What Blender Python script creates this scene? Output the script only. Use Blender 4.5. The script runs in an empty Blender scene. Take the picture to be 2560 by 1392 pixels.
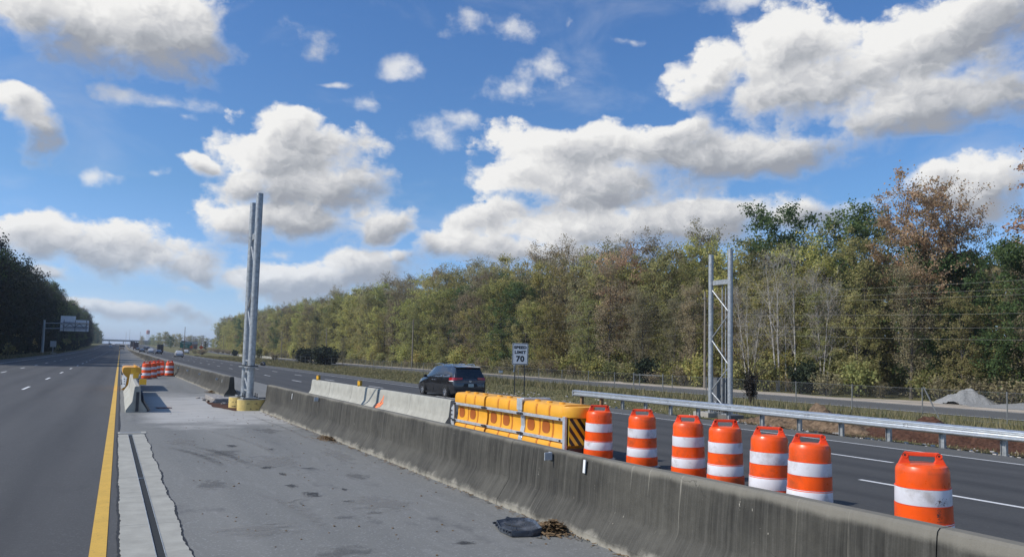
import bpy, bmesh, math, random
import numpy as np
from mathutils import Vector, Matrix
PI = math.pi
scene = bpy.context.scene
COL = scene.collection
random.seed(7)

# ------------------------------------------------------------------ camera
camd = bpy.data.cameras.new("camera")
cam = bpy.data.objects.new("camera", camd)
COL.objects.link(cam)
scene.camera = cam
camd.sensor_width = 36.0
camd.lens = 1900.0 / 2560.0 * 36.0
camd.shift_y = 49.0 / 2560.0
camd.clip_start = 0.05
camd.clip_end = 20000.0
RIGHT = Vector((0.8888116, -0.4576478, 0.0239267))
DOWN = Vector((0.0564080, 0.0574395, -0.9967542))
FWD = Vector((0.4547880, 0.8872763, 0.0768679))
m3 = Matrix((RIGHT, -DOWN, -FWD)).transposed()
cam.matrix_world = Matrix.Translation((0, 0, 2.0)) @ m3.to_4x4()

# ------------------------------------------------------------------ sun and sky
SUN_EL, SUN_AHEAD = math.radians(40), math.radians(10)
SUN = Vector((-math.cos(SUN_EL) * math.cos(SUN_AHEAD), math.cos(SUN_EL) * math.sin(SUN_AHEAD), math.sin(SUN_EL)))
sd = bpy.data.lights.new("sun", 'SUN')
sd.energy = 4.2
sd.angle = math.radians(0.5)
sd.color = (1.0, 0.945, 0.87)
so = bpy.data.objects.new("sun", sd)
COL.objects.link(so)
so.rotation_euler = SUN.to_track_quat('Z', 'Y').to_euler()

scene.view_settings.view_transform = 'Standard'
scene.view_settings.look = 'None'
scene.view_settings.gamma = 1.0
scene.view_settings.use_curve_mapping = False
scene.view_settings.exposure = 0.0
SKY_STRENGTH = 0.10
HAZE = .0002

world = bpy.data.worlds.new("World")
scene.world = world
world.use_nodes = True
wt = world.node_tree
wt.nodes.clear()


class NT:
    """small node-tree writer"""
    def __init__(self, nt):
        self.nt = nt

    def node(self, typ, **kw):
        n = self.nt.nodes.new(typ)
        for k, v in kw.items():
            setattr(n, k, v)
        return n

    def put(self, sock, v):
        if isinstance(v, bpy.types.NodeSocket):
            self.nt.links.new(v, sock)
        elif v is not None:
            sock.default_value = v

    def math(self, op, a, b=None, c=None, clamp=False):
        n = self.node('ShaderNodeMath', operation=op, use_clamp=clamp)
        for i, v in enumerate((a, b, c)):
            if v is not None:
                self.put(n.inputs[i], v)
        return n.outputs[0]

    def vmath(self, op, a, b=None, c=None):
        n = self.node('ShaderNodeVectorMath', operation=op)
        for i, v in enumerate((a, b, c)):
            if v is not None:
                self.put(n.inputs[i], v)
        return n.outputs['Value'] if op in ('LENGTH', 'DOT_PRODUCT', 'DISTANCE') else n.outputs[0]

    def mix(self, f, a, b, blend='MIX'):
        n = self.node('ShaderNodeMix', data_type='RGBA', blend_type=blend)
        self.put(n.inputs[0], f)
        self.put(n.inputs[6], rgba(a))
        self.put(n.inputs[7], rgba(b))
        return n.outputs[2]

    def noise(self, vec, scale, detail=3.0, rough=0.5, dist=0.0, dim='3D'):
        n = self.node('ShaderNodeTexNoise', noise_dimensions=dim)
        self.put(n.inputs['Vector'], vec)
        n.inputs['Scale'].default_value = scale
        n.inputs['Detail'].default_value = detail
        n.inputs['Roughness'].default_value = rough
        n.inputs['Distortion'].default_value = dist
        return n.outputs[0]

    def voronoi(self, vec, scale, feature='F1', out='Distance'):
        n = self.node('ShaderNodeTexVoronoi', feature=feature)
        self.put(n.inputs['Vector'], vec)
        n.inputs['Scale'].default_value = scale
        return n.outputs[out]

    def step(self, v, lo, hi, a=0.0, b=1.0):
        n = self.node('ShaderNodeMapRange', interpolation_type='SMOOTHSTEP')
        self.put(n.inputs[0], v)
        for i, x in enumerate((lo, hi, a, b)):
            n.inputs[i + 1].default_value = x
        return n.outputs[0]

    def lin(self, v, lo, hi, a=0.0, b=1.0):
        n = self.node('ShaderNodeMapRange', clamp=True)
        self.put(n.inputs[0], v)
        for i, x in enumerate((lo, hi, a, b)):
            n.inputs[i + 1].default_value = x
        return n.outputs[0]

    def ramp(self, f, stops):
        n = self.node('ShaderNodeValToRGB')
        el = n.color_ramp.elements
        while len(el) < len(stops):
            el.new(0.5)
        for e, (p, c) in zip(el, stops):
            e.position = p
            e.color = rgba(c)
        self.put(n.inputs[0], f)
        return n.outputs[0]

    def scale(self, vec, s):
        n = self.node('ShaderNodeMapping')
        self.put(n.inputs[0], vec)
        n.inputs['Scale'].default_value = s
        return n.outputs[0]

    def xyz(self, vec):
        n = self.node('ShaderNodeSeparateXYZ')
        self.put(n.inputs[0], vec)
        return n.outputs

    def vec(self, x, y, z=0.0):
        n = self.node('ShaderNodeCombineXYZ')
        for i, v in enumerate((x, y, z)):
            self.put(n.inputs[i], v)
        return n.outputs[0]


def rgba(c):
    if isinstance(c, bpy.types.NodeSocket):
        return c
    if isinstance(c, (int, float)):
        return (c, c, c, 1.0)
    return (c[0], c[1], c[2], 1.0)


def build_world():
    W = NT(wt)
    # clouds: (azimuth from the road direction, elevation, half width, half height) in radians
    THICK = [(-0.022,0.371,0.122,0.049),(-0.091,0.368,0.058,0.049),(0.053,0.368,0.05,0.033),(-0.11,0.246,0.039,0.034),(-0.126,0.264,0.022,0.021),(0.169,0.243,0.097,0.046),(0.167,0.272,0.049,0.026),(0.23,0.209,0.095,0.035),(0.122,0.209,0.056,0.029),(0.192,0.161,0.141,0.031),(0.107,0.147,0.051,0.024),(0.319,0.163,0.041,0.023),(0.066,0.222,0.027,0.012),(-0.103,0.133,0.060,0.028),(-0.035,0.115,0.080,0.028),(0.055,0.096,0.060,0.024),(-0.065,0.079,0.023,0.01),(0.012,0.104,0.062,0.027),(-0.070,0.123,0.055,0.029),(0.085,0.088,0.03,0.016),(-0.003,0.048,0.096,0.011),(0.2,0.083,0.095,0.022),(0.29,0.11,0.080,0.028),(0.346,0.12,0.031,0.016),(0.549,0.273,0.132,0.031),(0.66,0.262,0.124,0.031),(0.79,0.254,0.111,0.028),(0.518,0.232,0.101,0.031),(0.69,0.286,0.061,0.022),(0.45,0.181,0.058,0.032),(0.456,0.147,0.079,0.021),(0.577,0.168,0.105,0.023),(0.716,0.185,0.125,0.028),(0.837,0.181,0.07,0.019),(0.587,0.207,0.084,0.023),(0.60,0.222,0.16,0.03),(0.54,0.145,0.14,0.022),(0.68,0.165,0.14,0.03),(1.03,0.20,0.07,0.035),(0.721,0.356,0.046,0.035),(0.829,0.375,0.081,0.041),(0.843,0.328,0.122,0.039),(0.985,0.359,0.116,0.051),(1.004,0.305,0.121,0.037),(0.95,0.285,0.093,0.022),(1.045,0.382,0.077,0.032),(1.03,0.187,0.039,0.022),(0.99,0.211,0.028,0.016)]
    THIN = [(0.026,0.289,0.048,0.013),(0.045,0.276,0.018,0.009),(-0.023,0.202,0.014,0.013),(0.018,0.208,0.011,0.007),(0.454,0.417,0.049,0.018),(0.322,0.359,0.031,0.013),(0.281,0.318,0.047,0.012),(0.196,0.387,0.035,0.017),(0.483,0.339,0.059,0.019),(0.515,0.359,0.022,0.02),(0.234,0.339,0.025,0.004),(0.543,0.417,0.019,0.011),(0.362,0.285,0.042,0.02),(0.404,0.305,0.021,0.014),(0.776,0.429,0.055,0.013),(1.057,0.228,0.041,0.026),(0.013,0.136,0.017,0.008),(0.155,0.118,0.029,0.011),(0.06,0.073,0.04,0.008),(0.616,0.404,0.021,0.006)]
    # the same kind of cloud goes on round the rest of the sky
    rr = random.Random(11)
    for i in range(26):
        a = 1.25 + i * (2 * PI - 1.55) / 26 + rr.uniform(-.05, .05)
        if a > PI:
            a -= 2 * PI
        THICK.append((a, rr.uniform(.08, .5), rr.uniform(.09, .17), rr.uniform(.025, .06)))
    tc = W.node('ShaderNodeTexCoord').outputs['Generated']
    x, y, z = W.xyz(W.vmath('NORMALIZE', tc))
    az = W.math('ARCTAN2', x, y)
    el = W.math('ARCSINE', z)
    q = W.vec(az, el)

    qs = W.scale(q, (1.0, 1.35, 1.0))
    LD = (-.50, .86, 0)          # where the sun stands, seen on the sky

    def field(v, blobs, k=.25, light=False):
        """distance field of all puffs (0 centre, 1 rim) and how sunward each point lies on its puff"""
        cur = num = den = None
        for (a, e, ra, re) in blobs:
            ra, re = ra * 1.12, re * 1.16
            d = W.vmath('MULTIPLY_ADD', v, (1 / ra, 1 / re, 0), (-a / ra, -e / re, 0))
            l = W.vmath('LENGTH', d)
            cur = l if cur is None else W.math('SMOOTH_MIN', cur, l, k)
            if light:
                w = W.math('POWER', .04, l)
                t = W.vmath('DOT_PRODUCT', d, LD)
                num = W.math('MULTIPLY', t, w) if num is None else W.math('MULTIPLY_ADD', t, w, num)
                den = w if den is None else W.math('ADD', den, w)
        if light:
            return cur, W.math('DIVIDE', num, W.math('ADD', den, 1e-5))
        return cur

    # break up the outlines: warp, rounded billows, fine fringe
    wx = W.noise(qs, 7.0, 3, .5, 0, '2D')
    wy = W.noise(W.vmath('ADD', qs, (3.7, 1.9, 0)), 7.0, 3, .5, 0, '2D')
    qw = W.vmath('ADD', q, W.vec(W.math('MULTIPLY_ADD', wx, .11, -.055), W.math('MULTIPLY_ADD', wy, .055, -.0275)))
    m1, lit = field(qw, THICK, light=True)
    mt = field(qw, THIN, .15)

    def billow(v):
        n = W.node('ShaderNodeTexVoronoi', feature='F1', voronoi_dimensions='2D', normalize=True)
        W.put(n.inputs['Vector'], v)
        n.inputs['Scale'].default_value = 19.0
        n.inputs['Detail'].default_value = 2.2
        n.inputs['Roughness'].default_value = .55
        n.inputs['Lacunarity'].default_value = 2.3
        return W.math('SUBTRACT', 1.0, n.outputs['Distance'])

    qb = W.vmath('ADD', qs, W.vec(W.math('MULTIPLY_ADD', W.noise(qs, 26, 4, .55, 0, '2D'), .05, -.025), W.math('MULTIPLY_ADD', W.noise(W.vmath('ADD', qs, (1.3, 5.1, 0)), 26, 4, .55, 0, '2D'), .05, -.025)))
    nb = billow(qb)
    nb2 = billow(W.vmath('ADD', qb, (-.006, .011, 0)))
    n1 = W.noise(qs, 13, 8, .58, 0, '2D')
    core = W.math('MULTIPLY', W.math('SUBTRACT', 1.0, m1), 1.5)
    D1 = W.math('ADD', core, W.math('MULTIPLY', W.math('SUBTRACT', nb, .62), 1.0))
    D1 = W.math('ADD', D1, W.math('MULTIPLY', W.math('SUBTRACT', n1, .5), 2.1))
    # tops are crisp, undersides melt away
    soft = W.lin(lit, -.35, .40, 1.25, .42)
    a1 = W.node('ShaderNodeMapRange', interpolation_type='SMOOTHSTEP')
    W.put(a1.inputs[0], D1)
    a1.inputs[1].default_value = -.06
    W.put(a1.inputs[2], soft)
    a1 = a1.outputs[0]
    DT = W.math('ADD', W.math('MULTIPLY', W.math('SUBTRACT', 1.0, mt), 1.0), W.math('MULTIPLY', W.math('SUBTRACT', n1, .5), 3.4))
    at = W.math('MULTIPLY', W.step(DT, .0, 1.3), .80)
    veil = W.math('MULTIPLY', W.step(W.noise(W.scale(q, (1, 2.2, 1)), 4.5, 6, .6, .4, '2D'), .5, .8), .16)
    alpha = W.math('MAXIMUM', W.math('MAXIMUM', a1, at), veil)
    # light: sunward side of each puff, relief of the billows, thin rims let light through
    relief = W.math('MULTIPLY', W.math('SUBTRACT', nb, nb2), .95)
    under = W.math('SUBTRACT', W.math('MULTIPLY', lit, 1.35), .07)
    under = W.math('ADD', under, W.math('MULTIPLY', W.math('SUBTRACT', n1, .5), -.65))
    sh = W.math('SUBTRACT', .47, W.math('ADD', under, relief))
    sh = W.math('MULTIPLY', sh, W.step(D1, .05, .95, .25, 1.0))
    sh = W.math('MAXIMUM', W.math('MINIMUM', sh, 1.0), 0.0)
    ccol = W.ramp(sh, [(0.0, (9.0, 8.95, 8.8)), (.25, (7.6, 7.6, 7.6)), (.50, (5.9, 6.0, 6.25)), (.75, (4.3, 4.5, 4.85)), (1.0, (3.3, 3.5, 3.95))])
    # low clouds sink into the pale air near the horizon
    sky = W.node('ShaderNodeTexSky', sky_type='NISHITA')
    sky.sun_disc = False
    sky.sun_elevation = SUN_EL
    sky.sun_rotation = math.atan2(SUN.x, SUN.y)
    sky.altitude = 0
    sky.air_density = 1.0
    sky.dust_density = 1.0
    sky.ozone_density = 1.5
    tint = W.ramp(el, [(0.0, SKY_TINT[0]), (.07, SKY_TINT[1]), (.2, SKY_TINT[2]), (.42, SKY_TINT[3])])
    blue = W.mix(1.0, sky.outputs[0], tint, 'MULTIPLY')
    low = W.step(el, 0.0, .16, .55, 0.0)
    ccol = W.mix(low, ccol, W.mix(.5, blue, (5.6, 6.3, 7.6)))
    col = W.mix(alpha, blue, ccol)
    bg = W.node('ShaderNodeBackground')
    W.put(bg.inputs[0], col)
    bg.inputs[1].default_value = SKY_STRENGTH
    out = W.node('ShaderNodeOutputWorld')
    wt.links.new(bg.outputs[0], out.inputs[0])


# white balance of the phone picture: clear saturated blue above, pale lilac air at the horizon
SKY_TINT = [(1.25, 1.62, 2.75), (.92, 1.20, 1.78), (.71, 1.05, 1.42), (.64, 1.02, 1.46)]
build_world()
world.cycles.sampling_method = 'MANUAL'
world.cycles.sample_map_resolution = 512
scene.cycles.max_bounces = 6
scene.cycles.diffuse_bounces = 3
scene.cycles.glossy_bounces = 3
scene.cycles.transmission_bounces = 3
scene.cycles.use_denoising = True
scene.cycles.sample_clamp_indirect = 8.0

# ------------------------------------------------------------------ helpers
def link(o, parent=None):
    COL.objects.link(o)
    if parent is not None:
        o.parent = parent
    return o


def tag(o, label=None, cat=None, group=None, kind=None):
    for k, v in (('label', label), ('category', cat), ('group', group), ('kind', kind)):
        if v:
            o[k] = v
    return o


def thing(name, label, cat, loc=(0, 0, 0), rz=0.0, group=None):
    o = bpy.data.objects.new(name, None)
    o.empty_display_size = .2
    link(o)
    o.location = loc
    o.rotation_euler = (0, 0, rz)
    return tag(o, label, cat, group)


def copy_tree(o, parent=None):
    c = o.copy()
    COL.objects.link(c)
    if parent is not None:
        c.parent = parent
    for ch in list(o.children):
        copy_tree(ch, c)
    return c


class MB:
    """collects shapes into one mesh"""
    def __init__(self):
        self.v, self.f, self.m = [], [], []
        self.cur = 0

    def add(self, vs, fs):
        b = len(self.v)
        self.v += [tuple(p) for p in vs]
        self.f += [tuple(i + b for i in f) for f in fs]
        self.m += [self.cur] * len(fs)
        return self

    def box(self, c, s, rz=0.0, rx=0.0, ry=0.0):
        M = Matrix.Translation(c) @ Matrix.Rotation(rz, 4, 'Z') @ Matrix.Rotation(rx, 4, 'X') @ Matrix.Rotation(ry, 4, 'Y')
        vs = [M @ Vector((x * s[0] / 2, y * s[1] / 2, z * s[2] / 2)) for x in (-1, 1) for y in (-1, 1) for z in (-1, 1)]
        return self.add(vs, [(0, 1, 3, 2), (4, 6, 7, 5), (0, 4, 5, 1), (2, 3, 7, 6), (0, 2, 6, 4), (1, 5, 7, 3)])

    def ring(self, rings, caps=True, closed=True):
        n = len(rings[0])
        vs = [p for r in rings for p in r]
        fs = []
        for i in range(len(rings) - 1):
            for j in range(n if closed else n - 1):
                k = (j + 1) % n
                fs.append((i * n + j, i * n + k, (i + 1) * n + k, (i + 1) * n + j))
        if caps:
            fs.append(tuple(range(n - 1, -1, -1)))
            b = (len(rings) - 1) * n
            fs.append(tuple(range(b, b + n)))
        return self.add(vs, fs)

    def tube(self, pts, rad, n=8, caps=True):
        pts = [Vector(p) for p in pts]
        if isinstance(rad, (int, float)):
            rad = [rad] * len(pts)
        rings = []
        up = None
        for i, p in enumerate(pts):
            a = pts[max(0, i - 1)]
            b = pts[min(len(pts) - 1, i + 1)]
            t = (b - a).normalized()
            if up is None:
                up = Vector((0, 0, 1)) if abs(t.z) < .9 else Vector((1, 0, 0))
            sx = t.cross(up).normalized()
            up = sx.cross(t).normalized()
            rings.append([p + (sx * math.cos(2 * PI * k / n) + up * math.sin(2 * PI * k / n)) * rad[i] for k in range(n)])
        return self.ring(rings, caps)

    def lathe(self, prof, n=24, c=(0, 0, 0), axis='Z', caps=True):
        rings = []
        for r, h in prof:
            row = []
            for k in range(n):
                a = 2 * PI * k / n
                x, y = r * math.cos(a), r * math.sin(a)
                p = (x, y, h) if axis == 'Z' else ((h, x, y) if axis == 'X' else (y, h, x))
                row.append((p[0] + c[0], p[1] + c[1], p[2] + c[2]))
            rings.append(row)
        return self.ring(rings, caps)

    def prism(self, poly, a, b, axis='Y'):
        """poly: 2d outline; extruded from a to b along axis"""
        def P(u, w, t):
            return {'Y': (u, t, w), 'X': (t, u, w), 'Z': (u, w, t)}[axis]
        n = len(poly)
        vs = [P(u, w, a) for u, w in poly] + [P(u, w, b) for u, w in poly]
        fs = [(i, (i + 1) % n, n + (i + 1) % n, n + i) for i in range(n)]
        fs += [tuple(range(n - 1, -1, -1)), tuple(range(n, 2 * n))]
        return self.add(vs, fs)

    def quad(self, *p):
        return self.add(p, [tuple(range(len(p)))])

    def mesh(self, name, mats, smooth=None, bevel=0.0, seg=2):
        me = bpy.data.meshes.new(name)
        me.from_pydata(self.v, [], self.f)
        if not isinstance(mats, (list, tuple)):
            mats = [mats]
        for m in mats:
            me.materials.append(m)
        if len(mats) > 1:
            me.polygons.foreach_set('material_index', self.m)
        bm = bmesh.new()
        bm.from_mesh(me)
        bmesh.ops.remove_doubles(bm, verts=bm.verts, dist=1e-5)
        bmesh.ops.recalc_face_normals(bm, faces=bm.faces)
        if bevel > 0:
            es = [e for e in bm.edges if len(e.link_faces) == 2 and e.calc_face_angle(0) > .5]
            bmesh.ops.bevel(bm, geom=es, offset=bevel, segments=seg, profile=.5, affect='EDGES', clamp_overlap=True)
        bm.to_mesh(me)
        bm.free()
        if smooth is not None:
            me.shade_smooth()
            me.set_sharp_from_angle(angle=math.radians(smooth))
        me.update()
        return me

    def build(self, name, mats, parent=None, smooth=None, bevel=0.0, loc=None, rz=None, seg=2):
        o = bpy.data.objects.new(name, self.mesh(name, mats, smooth, bevel, seg))
        link(o, parent)
        if loc is not None:
            o.location = loc
        if rz is not None:
            o.rotation_euler = (0, 0, rz)
        return o


def mesh_np(name, V, F, mats, smooth=False):
    """fast mesh from numpy arrays; F is (n,3) or (n,4)"""
    V = np.asarray(V, dtype=np.float32)
    F = np.asarray(F, dtype=np.int32)
    me = bpy.data.meshes.new(name)
    k = F.shape[1]
    me.vertices.add(len(V))
    me.vertices.foreach_set('co', V.ravel())
    me.loops.add(F.size)
    me.loops.foreach_set('vertex_index', F.ravel())
    me.polygons.add(len(F))
    me.polygons.foreach_set('loop_start', np.arange(0, F.size, k, dtype=np.int32))
    me.update(calc_edges=True)
    for m in (mats if isinstance(mats, (list, tuple)) else [mats]):
        me.materials.append(m)
    if smooth:
        me.shade_smooth()
    return me


# ------------------------------------------------------------------ materials
MATS = {}


def new_mat(name):
    m = bpy.data.materials.new(name)
    m.use_nodes = True
    nt = m.node_tree
    nt.nodes.clear()
    W = NT(nt)
    out = W.node('ShaderNodeOutputMaterial')
    b = W.node('ShaderNodeBsdfPrincipled')
    nt.links.new(b.outputs[0], out.inputs[0])
    MATS[name] = m
    return m, W, b, out


def finish(W, b, col, rough=.6, metal=0.0, bump=None, bstr=.3, bdist=.02, spec=.5):
    W.put(b.inputs['Base Color'], rgba(col))
    W.put(b.inputs['Roughness'], rough)
    W.put(b.inputs['Metallic'], metal)
    b.inputs['Specular IOR Level'].default_value = spec
    if bump is not None:
        n = W.node('ShaderNodeBump')
        n.inputs['Strength'].default_value = bstr
        n.inputs['Distance'].default_value = bdist
        W.put(n.inputs['Height'], bump)
        W.put(b.inputs['Normal'], n.outputs[0])


def objco(W):
    return W.node('ShaderNodeTexCoord').outputs['Object']


def simple(name, col, rough=.6, metal=0.0, var=.12, scale=6.0, spec=.5, bump=.0, dirt=None, each=False):
    """painted / plastic / metal surface with faint wear"""
    m, W, b, out = new_mat(name)
    co = objco(W)
    if each:    # every object worn in its own way
        oi = W.node('ShaderNodeObjectInfo')
        r_ = oi.outputs['Random']
        co = W.vmath('ADD', co, W.vec(W.math('MULTIPLY', r_, 91.0), W.math('MULTIPLY', r_, 37.0), 0))
    n = W.noise(co, scale, 5, .6)
    c = W.mix(W.lin(n, .3, .7), [max(0, x * (1 - var)) for x in col], [x * (1 + var) for x in col])
    if dirt:
        c = W.mix(W.math('MULTIPLY', W.step(W.noise(co, scale * .6, 6, .65), .48 if each else .52, .72), dirt[1]), c, dirt[0])
    r = W.lin(W.noise(co, scale * 3, 3), .2, .8, max(.02, rough - .1), min(1, rough + .1))
    finish(W, b, c, r, metal, W.noise(co, scale * 8, 3) if bump else None, bump, .004, spec)
    return m


def asphalt(name, base, var, wear=0.0, blue=1.0, stains=0.0, dust=None, tracks=()):
    m, W, b, out = new_mat(name)
    co = objco(W)
    x, y, z = W.xyz(co)
    fine = W.noise(co, 95, 2, .6)
    fine = W.math('ADD', W.math('MULTIPLY', fine, .6), W.math('MULTIPLY', W.noise(co, 34, 3, .65), .4))
    mid = W.noise(co, 9, 4, .6)
    big = W.noise(W.scale(co, (.55, .05, 1)), 1.6, 4, .55)
    col = W.mix(W.lin(fine, .34, .66), [base * (1 - var), base * (1 - var), base * (1 - var) * blue],
                [base * (1 + var), base * (1 + var), base * (1 + var) * blue])
    col = W.mix(W.lin(mid, .3, .7, .0, .35), col, [base * .72] * 3)
    col = W.mix(W.lin(big, .32, .68, .0, .55), col, [base * 1.45, base * 1.42, base * 1.40 * blue])
    # pale stones in the mix
    st = W.voronoi(co, 60, out='Color')
    stn = W.xyz(st)[0]
    col = W.mix(W.math('MULTIPLY', W.math('GREATER_THAN', stn, .93), .25), col, [base * 2.6] * 3)
    # polished wheel paths, worn a little darker and smoother
    for tx, tw in tracks:
        d = W.math('ABSOLUTE', W.math('SUBTRACT', x, tx))
        k = W.math('MULTIPLY', W.step(d, 0.0, tw, 1.0, 0.0), W.lin(W.noise(W.scale(co, (1, .08, 1)), 2.0, 4), .3, .7, .15, .6))
        col = W.mix(k, col, [base * .55, base * .55, base * .57 * blue])
    if stains:
        s1 = W.step(W.noise(W.scale(co, (1.0, .6, 1)), .9, 6, .68), .565, .70)
        col = W.mix(W.math('MULTIPLY', s1, stains), col, [base * .45] * 3)
        s2 = W.step(W.noise(W.scale(co, (1.6, .8, 1)), 1.7, 5, .7), .645, .70)
        col = W.mix(W.math('MULTIPLY', s2, stains * .9), col, [base * .3] * 3)
        # scuffed, paler sweeps left by turning tyres
        s3 = W.step(W.noise(W.scale(co, (2.2, .35, 1)), 1.3, 5, .6, 1.6), .55, .72)
        col = W.mix(W.math('MULTIPLY', s3, stains * .55), col, [base * 1.6, base * 1.58, base * 1.5])
    if dust:
        y0, y1, x0, x1, dc = dust
        wob = W.math('MULTIPLY', W.math('SUBTRACT', W.noise(co, .55, 5, .65), .5), 9.0)
        yy = W.math('ADD', y, wob)
        k = W.math('MULTIPLY', W.step(yy, y0 - 1.5, y0 + 1.5), W.step(yy, y1 - 3, y1 + 4, 1, 0))
        k = W.math('MULTIPLY', k, W.step(W.math('ADD', x, W.math('MULTIPLY', wob, .12)), x0 - .5, x0 + .4))
        k = W.math('MULTIPLY', k, W.lin(W.noise(W.scale(co, (.6, 2.0, 1)), 1.2, 6, .7), .25, .58, .35, 1.0))
        col = W.mix(k, col, dc)
    finish(W, b, col, W.lin(fine, .2, .8, .72, .95), 0, W.math('ADD', fine, W.math('MULTIPLY', mid, .4)), .55, .006, .35)
    return m


def concrete_new(name, base=(.44, .44, .41), streak=.25, scale=1.0):
    m, W, b, out = new_mat(name)
    co = objco(W)
    x, y, z = W.xyz(co)
    n = W.noise(co, 3.0 * scale, 6, .62)
    f = W.noise(co, 60, 3, .6)
    col = W.mix(W.lin(n, .3, .7), [c * .80 for c in base], [c * 1.12 for c in base])
    col = W.mix(W.lin(f, .3, .7, 0, .25), col, [c * .7 for c in base])
    st = W.step(W.noise(W.scale(co, (1, 5, .45)), 2.2 * scale, 5, .6), .54, .74)
    col = W.mix(W.math('MULTIPLY', st, streak), col, [c * .55 for c in base])
    pit = W.step(W.voronoi(co, 22), .05, .10, 1, 0)
    col = W.mix(W.math('MULTIPLY', pit, .35), col, [c * .5 for c in base])
    finish(W, b, col, .85, 0, W.math('ADD', f, W.math('MULTIPLY', n, .5)), .25, .003, .3)
    return m


def concrete_old(name, base, light):
    """weathered slip-formed barrier: vertical run-off streaks, pale foot, lichen-grey face"""
    m, W, b, out = new_mat(name)
    co = objco(W)
    x, y, z = W.xyz(co)
    warp = W.vmath('ADD', co, W.vec(0, W.math('MULTIPLY', W.math('SUBTRACT', W.noise(co, 2.2, 4), .5), .035), 0))
    s1 = W.noise(W.scale(warp, (.2, 11.0, .30)), 1.0, 5, .66)
    s2 = W.noise(W.scale(warp, (.2, 46.0, .8)), 1.0, 5, .62)
    s3 = W.noise(co, 1.1, 7, .68)
    s4 = W.noise(co, 5.5, 6, .7)
    f = W.noise(co, 75, 3, .65)
    col = W.mix(W.lin(s1, .30, .70), [c * .32 for c in base], [c * 1.85 for c in base])
    col = W.mix(W.lin(s2, .36, .66, 0, .80), col, [c * .30 for c in base])
    col = W.mix(W.lin(s3, .40, .72, 0, .60), col, [base[0] * 2.1, base[1] * 2.07, base[2] * 1.95])
    col = W.mix(W.lin(s4, .45, .75, 0, .40), col, [c * .55 for c in base])
    # the battered lower face is rubbed lighter than the stained upper face
    col = W.mix(W.math('MULTIPLY', W.step(W.math('ADD', z, W.math('MULTIPLY', W.math('SUBTRACT', s4, .5), .25)), .20, .42, .28, 0), W.lin(s3, .3, .6, .3, 1)), col, [c * 2.3 for c in base])
    col = W.mix(W.lin(f, .3, .7, 0, .32), col, [c * .5 for c in base])
    # narrow pale runs where water has washed the face, patches of rubbed-on mortar
    run = W.step(W.noise(W.scale(warp, (.2, 24.0, .75)), 1.0, 3, .5), .655, .72)
    col = W.mix(W.math('MULTIPLY', run, W.lin(W.noise(co, 1.7, 3), .45, .68, 0, .55)), col, light)
    chip = W.step(W.noise(W.scale(co, (1, 1.3, .6)), 21, 3, .62), .70, .74)
    col = W.mix(W.math('MULTIPLY', W.math('MULTIPLY', chip, .75), W.step(W.noise(co, 1.9, 3), .5, .62)), col, [min(.8, c * 1.5) for c in light])
    # bare pale foot kept clean by traffic spray, and a paler top edge
    zz = W.math('ADD', z, W.math('MULTIPLY', W.math('SUBTRACT', W.noise(co, 2.6, 6, .7), .5), .30))
    col = W.mix(W.step(zz, -.01, .11, .92, 0.0), col, light)
    col = W.mix(W.step(W.math('ADD', z, W.math('MULTIPLY', W.math('SUBTRACT', s3, .5), .12)), .80, .87, 0.0, .55), col, [c * .85 for c in light])
    # hairline cracks
    cr = W.voronoi(W.vmath('ADD', W.scale(co, (.6, .35, .7)), W.vec(W.math('MULTIPLY', W.noise(co, 3, 5), .5), W.math('MULTIPLY', W.noise(co, 2.6, 5), .5), 0)), .9, 'DISTANCE_TO_EDGE')
    col = W.mix(W.math('MULTIPLY', W.step(cr, .001, .004, .5, 0), W.step(s3, .52, .62)), col, [c * .35 for c in base])
    finish(W, b, col, .88, 0, W.math('ADD', W.math('MULTIPLY', f, .5), W.math('ADD', s3, W.math('MULTIPLY', s2, .25))), .5, .012, .25)
    return m


def paint_line(name, col, under, wear=.35):
    m, W, b, out = new_mat(name)
    co = objco(W)
    w = W.step(W.noise(co, 14, 6, .72), .56, .70)
    w2 = W.step(W.noise(co, 70, 3, .6), .6, .72)
    w3 = W.step(W.noise(W.scale(co, (1, .25, 1)), 1.6, 5, .65), .58, .72)
    k = W.math('MULTIPLY', W.math('MAXIMUM', W.math('MAXIMUM', w, w2), W.math('MULTIPLY', w3, .7)), wear)
    c = W.mix(W.lin(W.noise(co, 3, 4), .3, .7), [x * .86 for x in col], col)
    finish(W, b, W.mix(k, c, under), .7, 0, W.noise(co, 90, 2), .3, .004, .4)
    return m


def ground_mat():
    m, W, b, out = new_mat('verge_ground')
    co = objco(W)
    x, y, z = W.xyz(co)
    n1 = W.noise(co, .22, 6, .65)
    n2 = W.noise(co, 2.4, 6, .7)
    n3 = W.noise(co, 18, 4, .7)
    col = W.mix(W.lin(n1, .35, .66), (.115, .118, .045), (.22, .185, .090))
    col = W.mix(W.lin(n2, .35, .7, 0, .8), col, (.085, .092, .036))
    col = W.mix(W.lin(n3, .35, .7, 0, .6), col, (.19, .165, .085))
    # red soil turned over by the roadworks beside the guard rail
    soil = W.math('MULTIPLY', W.step(W.math('ABSOLUTE', W.math('SUBTRACT', x, 25.0)), 1.6, 5.0, 1, 0),
                  W.step(W.math('ABSOLUTE', W.math('SUBTRACT', y, 15.0)), 7.0, 14.0, 1, 0))
    soil = W.math('MULTIPLY', soil, W.step(W.noise(co, .7, 6, .7), .38, .56))
    col = W.mix(soil, col, W.mix(W.lin(n3, .3, .7), (.055, .030, .020), (.115, .070, .045)))
    finish(W, b, col, .95, 0, W.math('ADD', n2, n3), .8, .05, .1)
    return m


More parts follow.
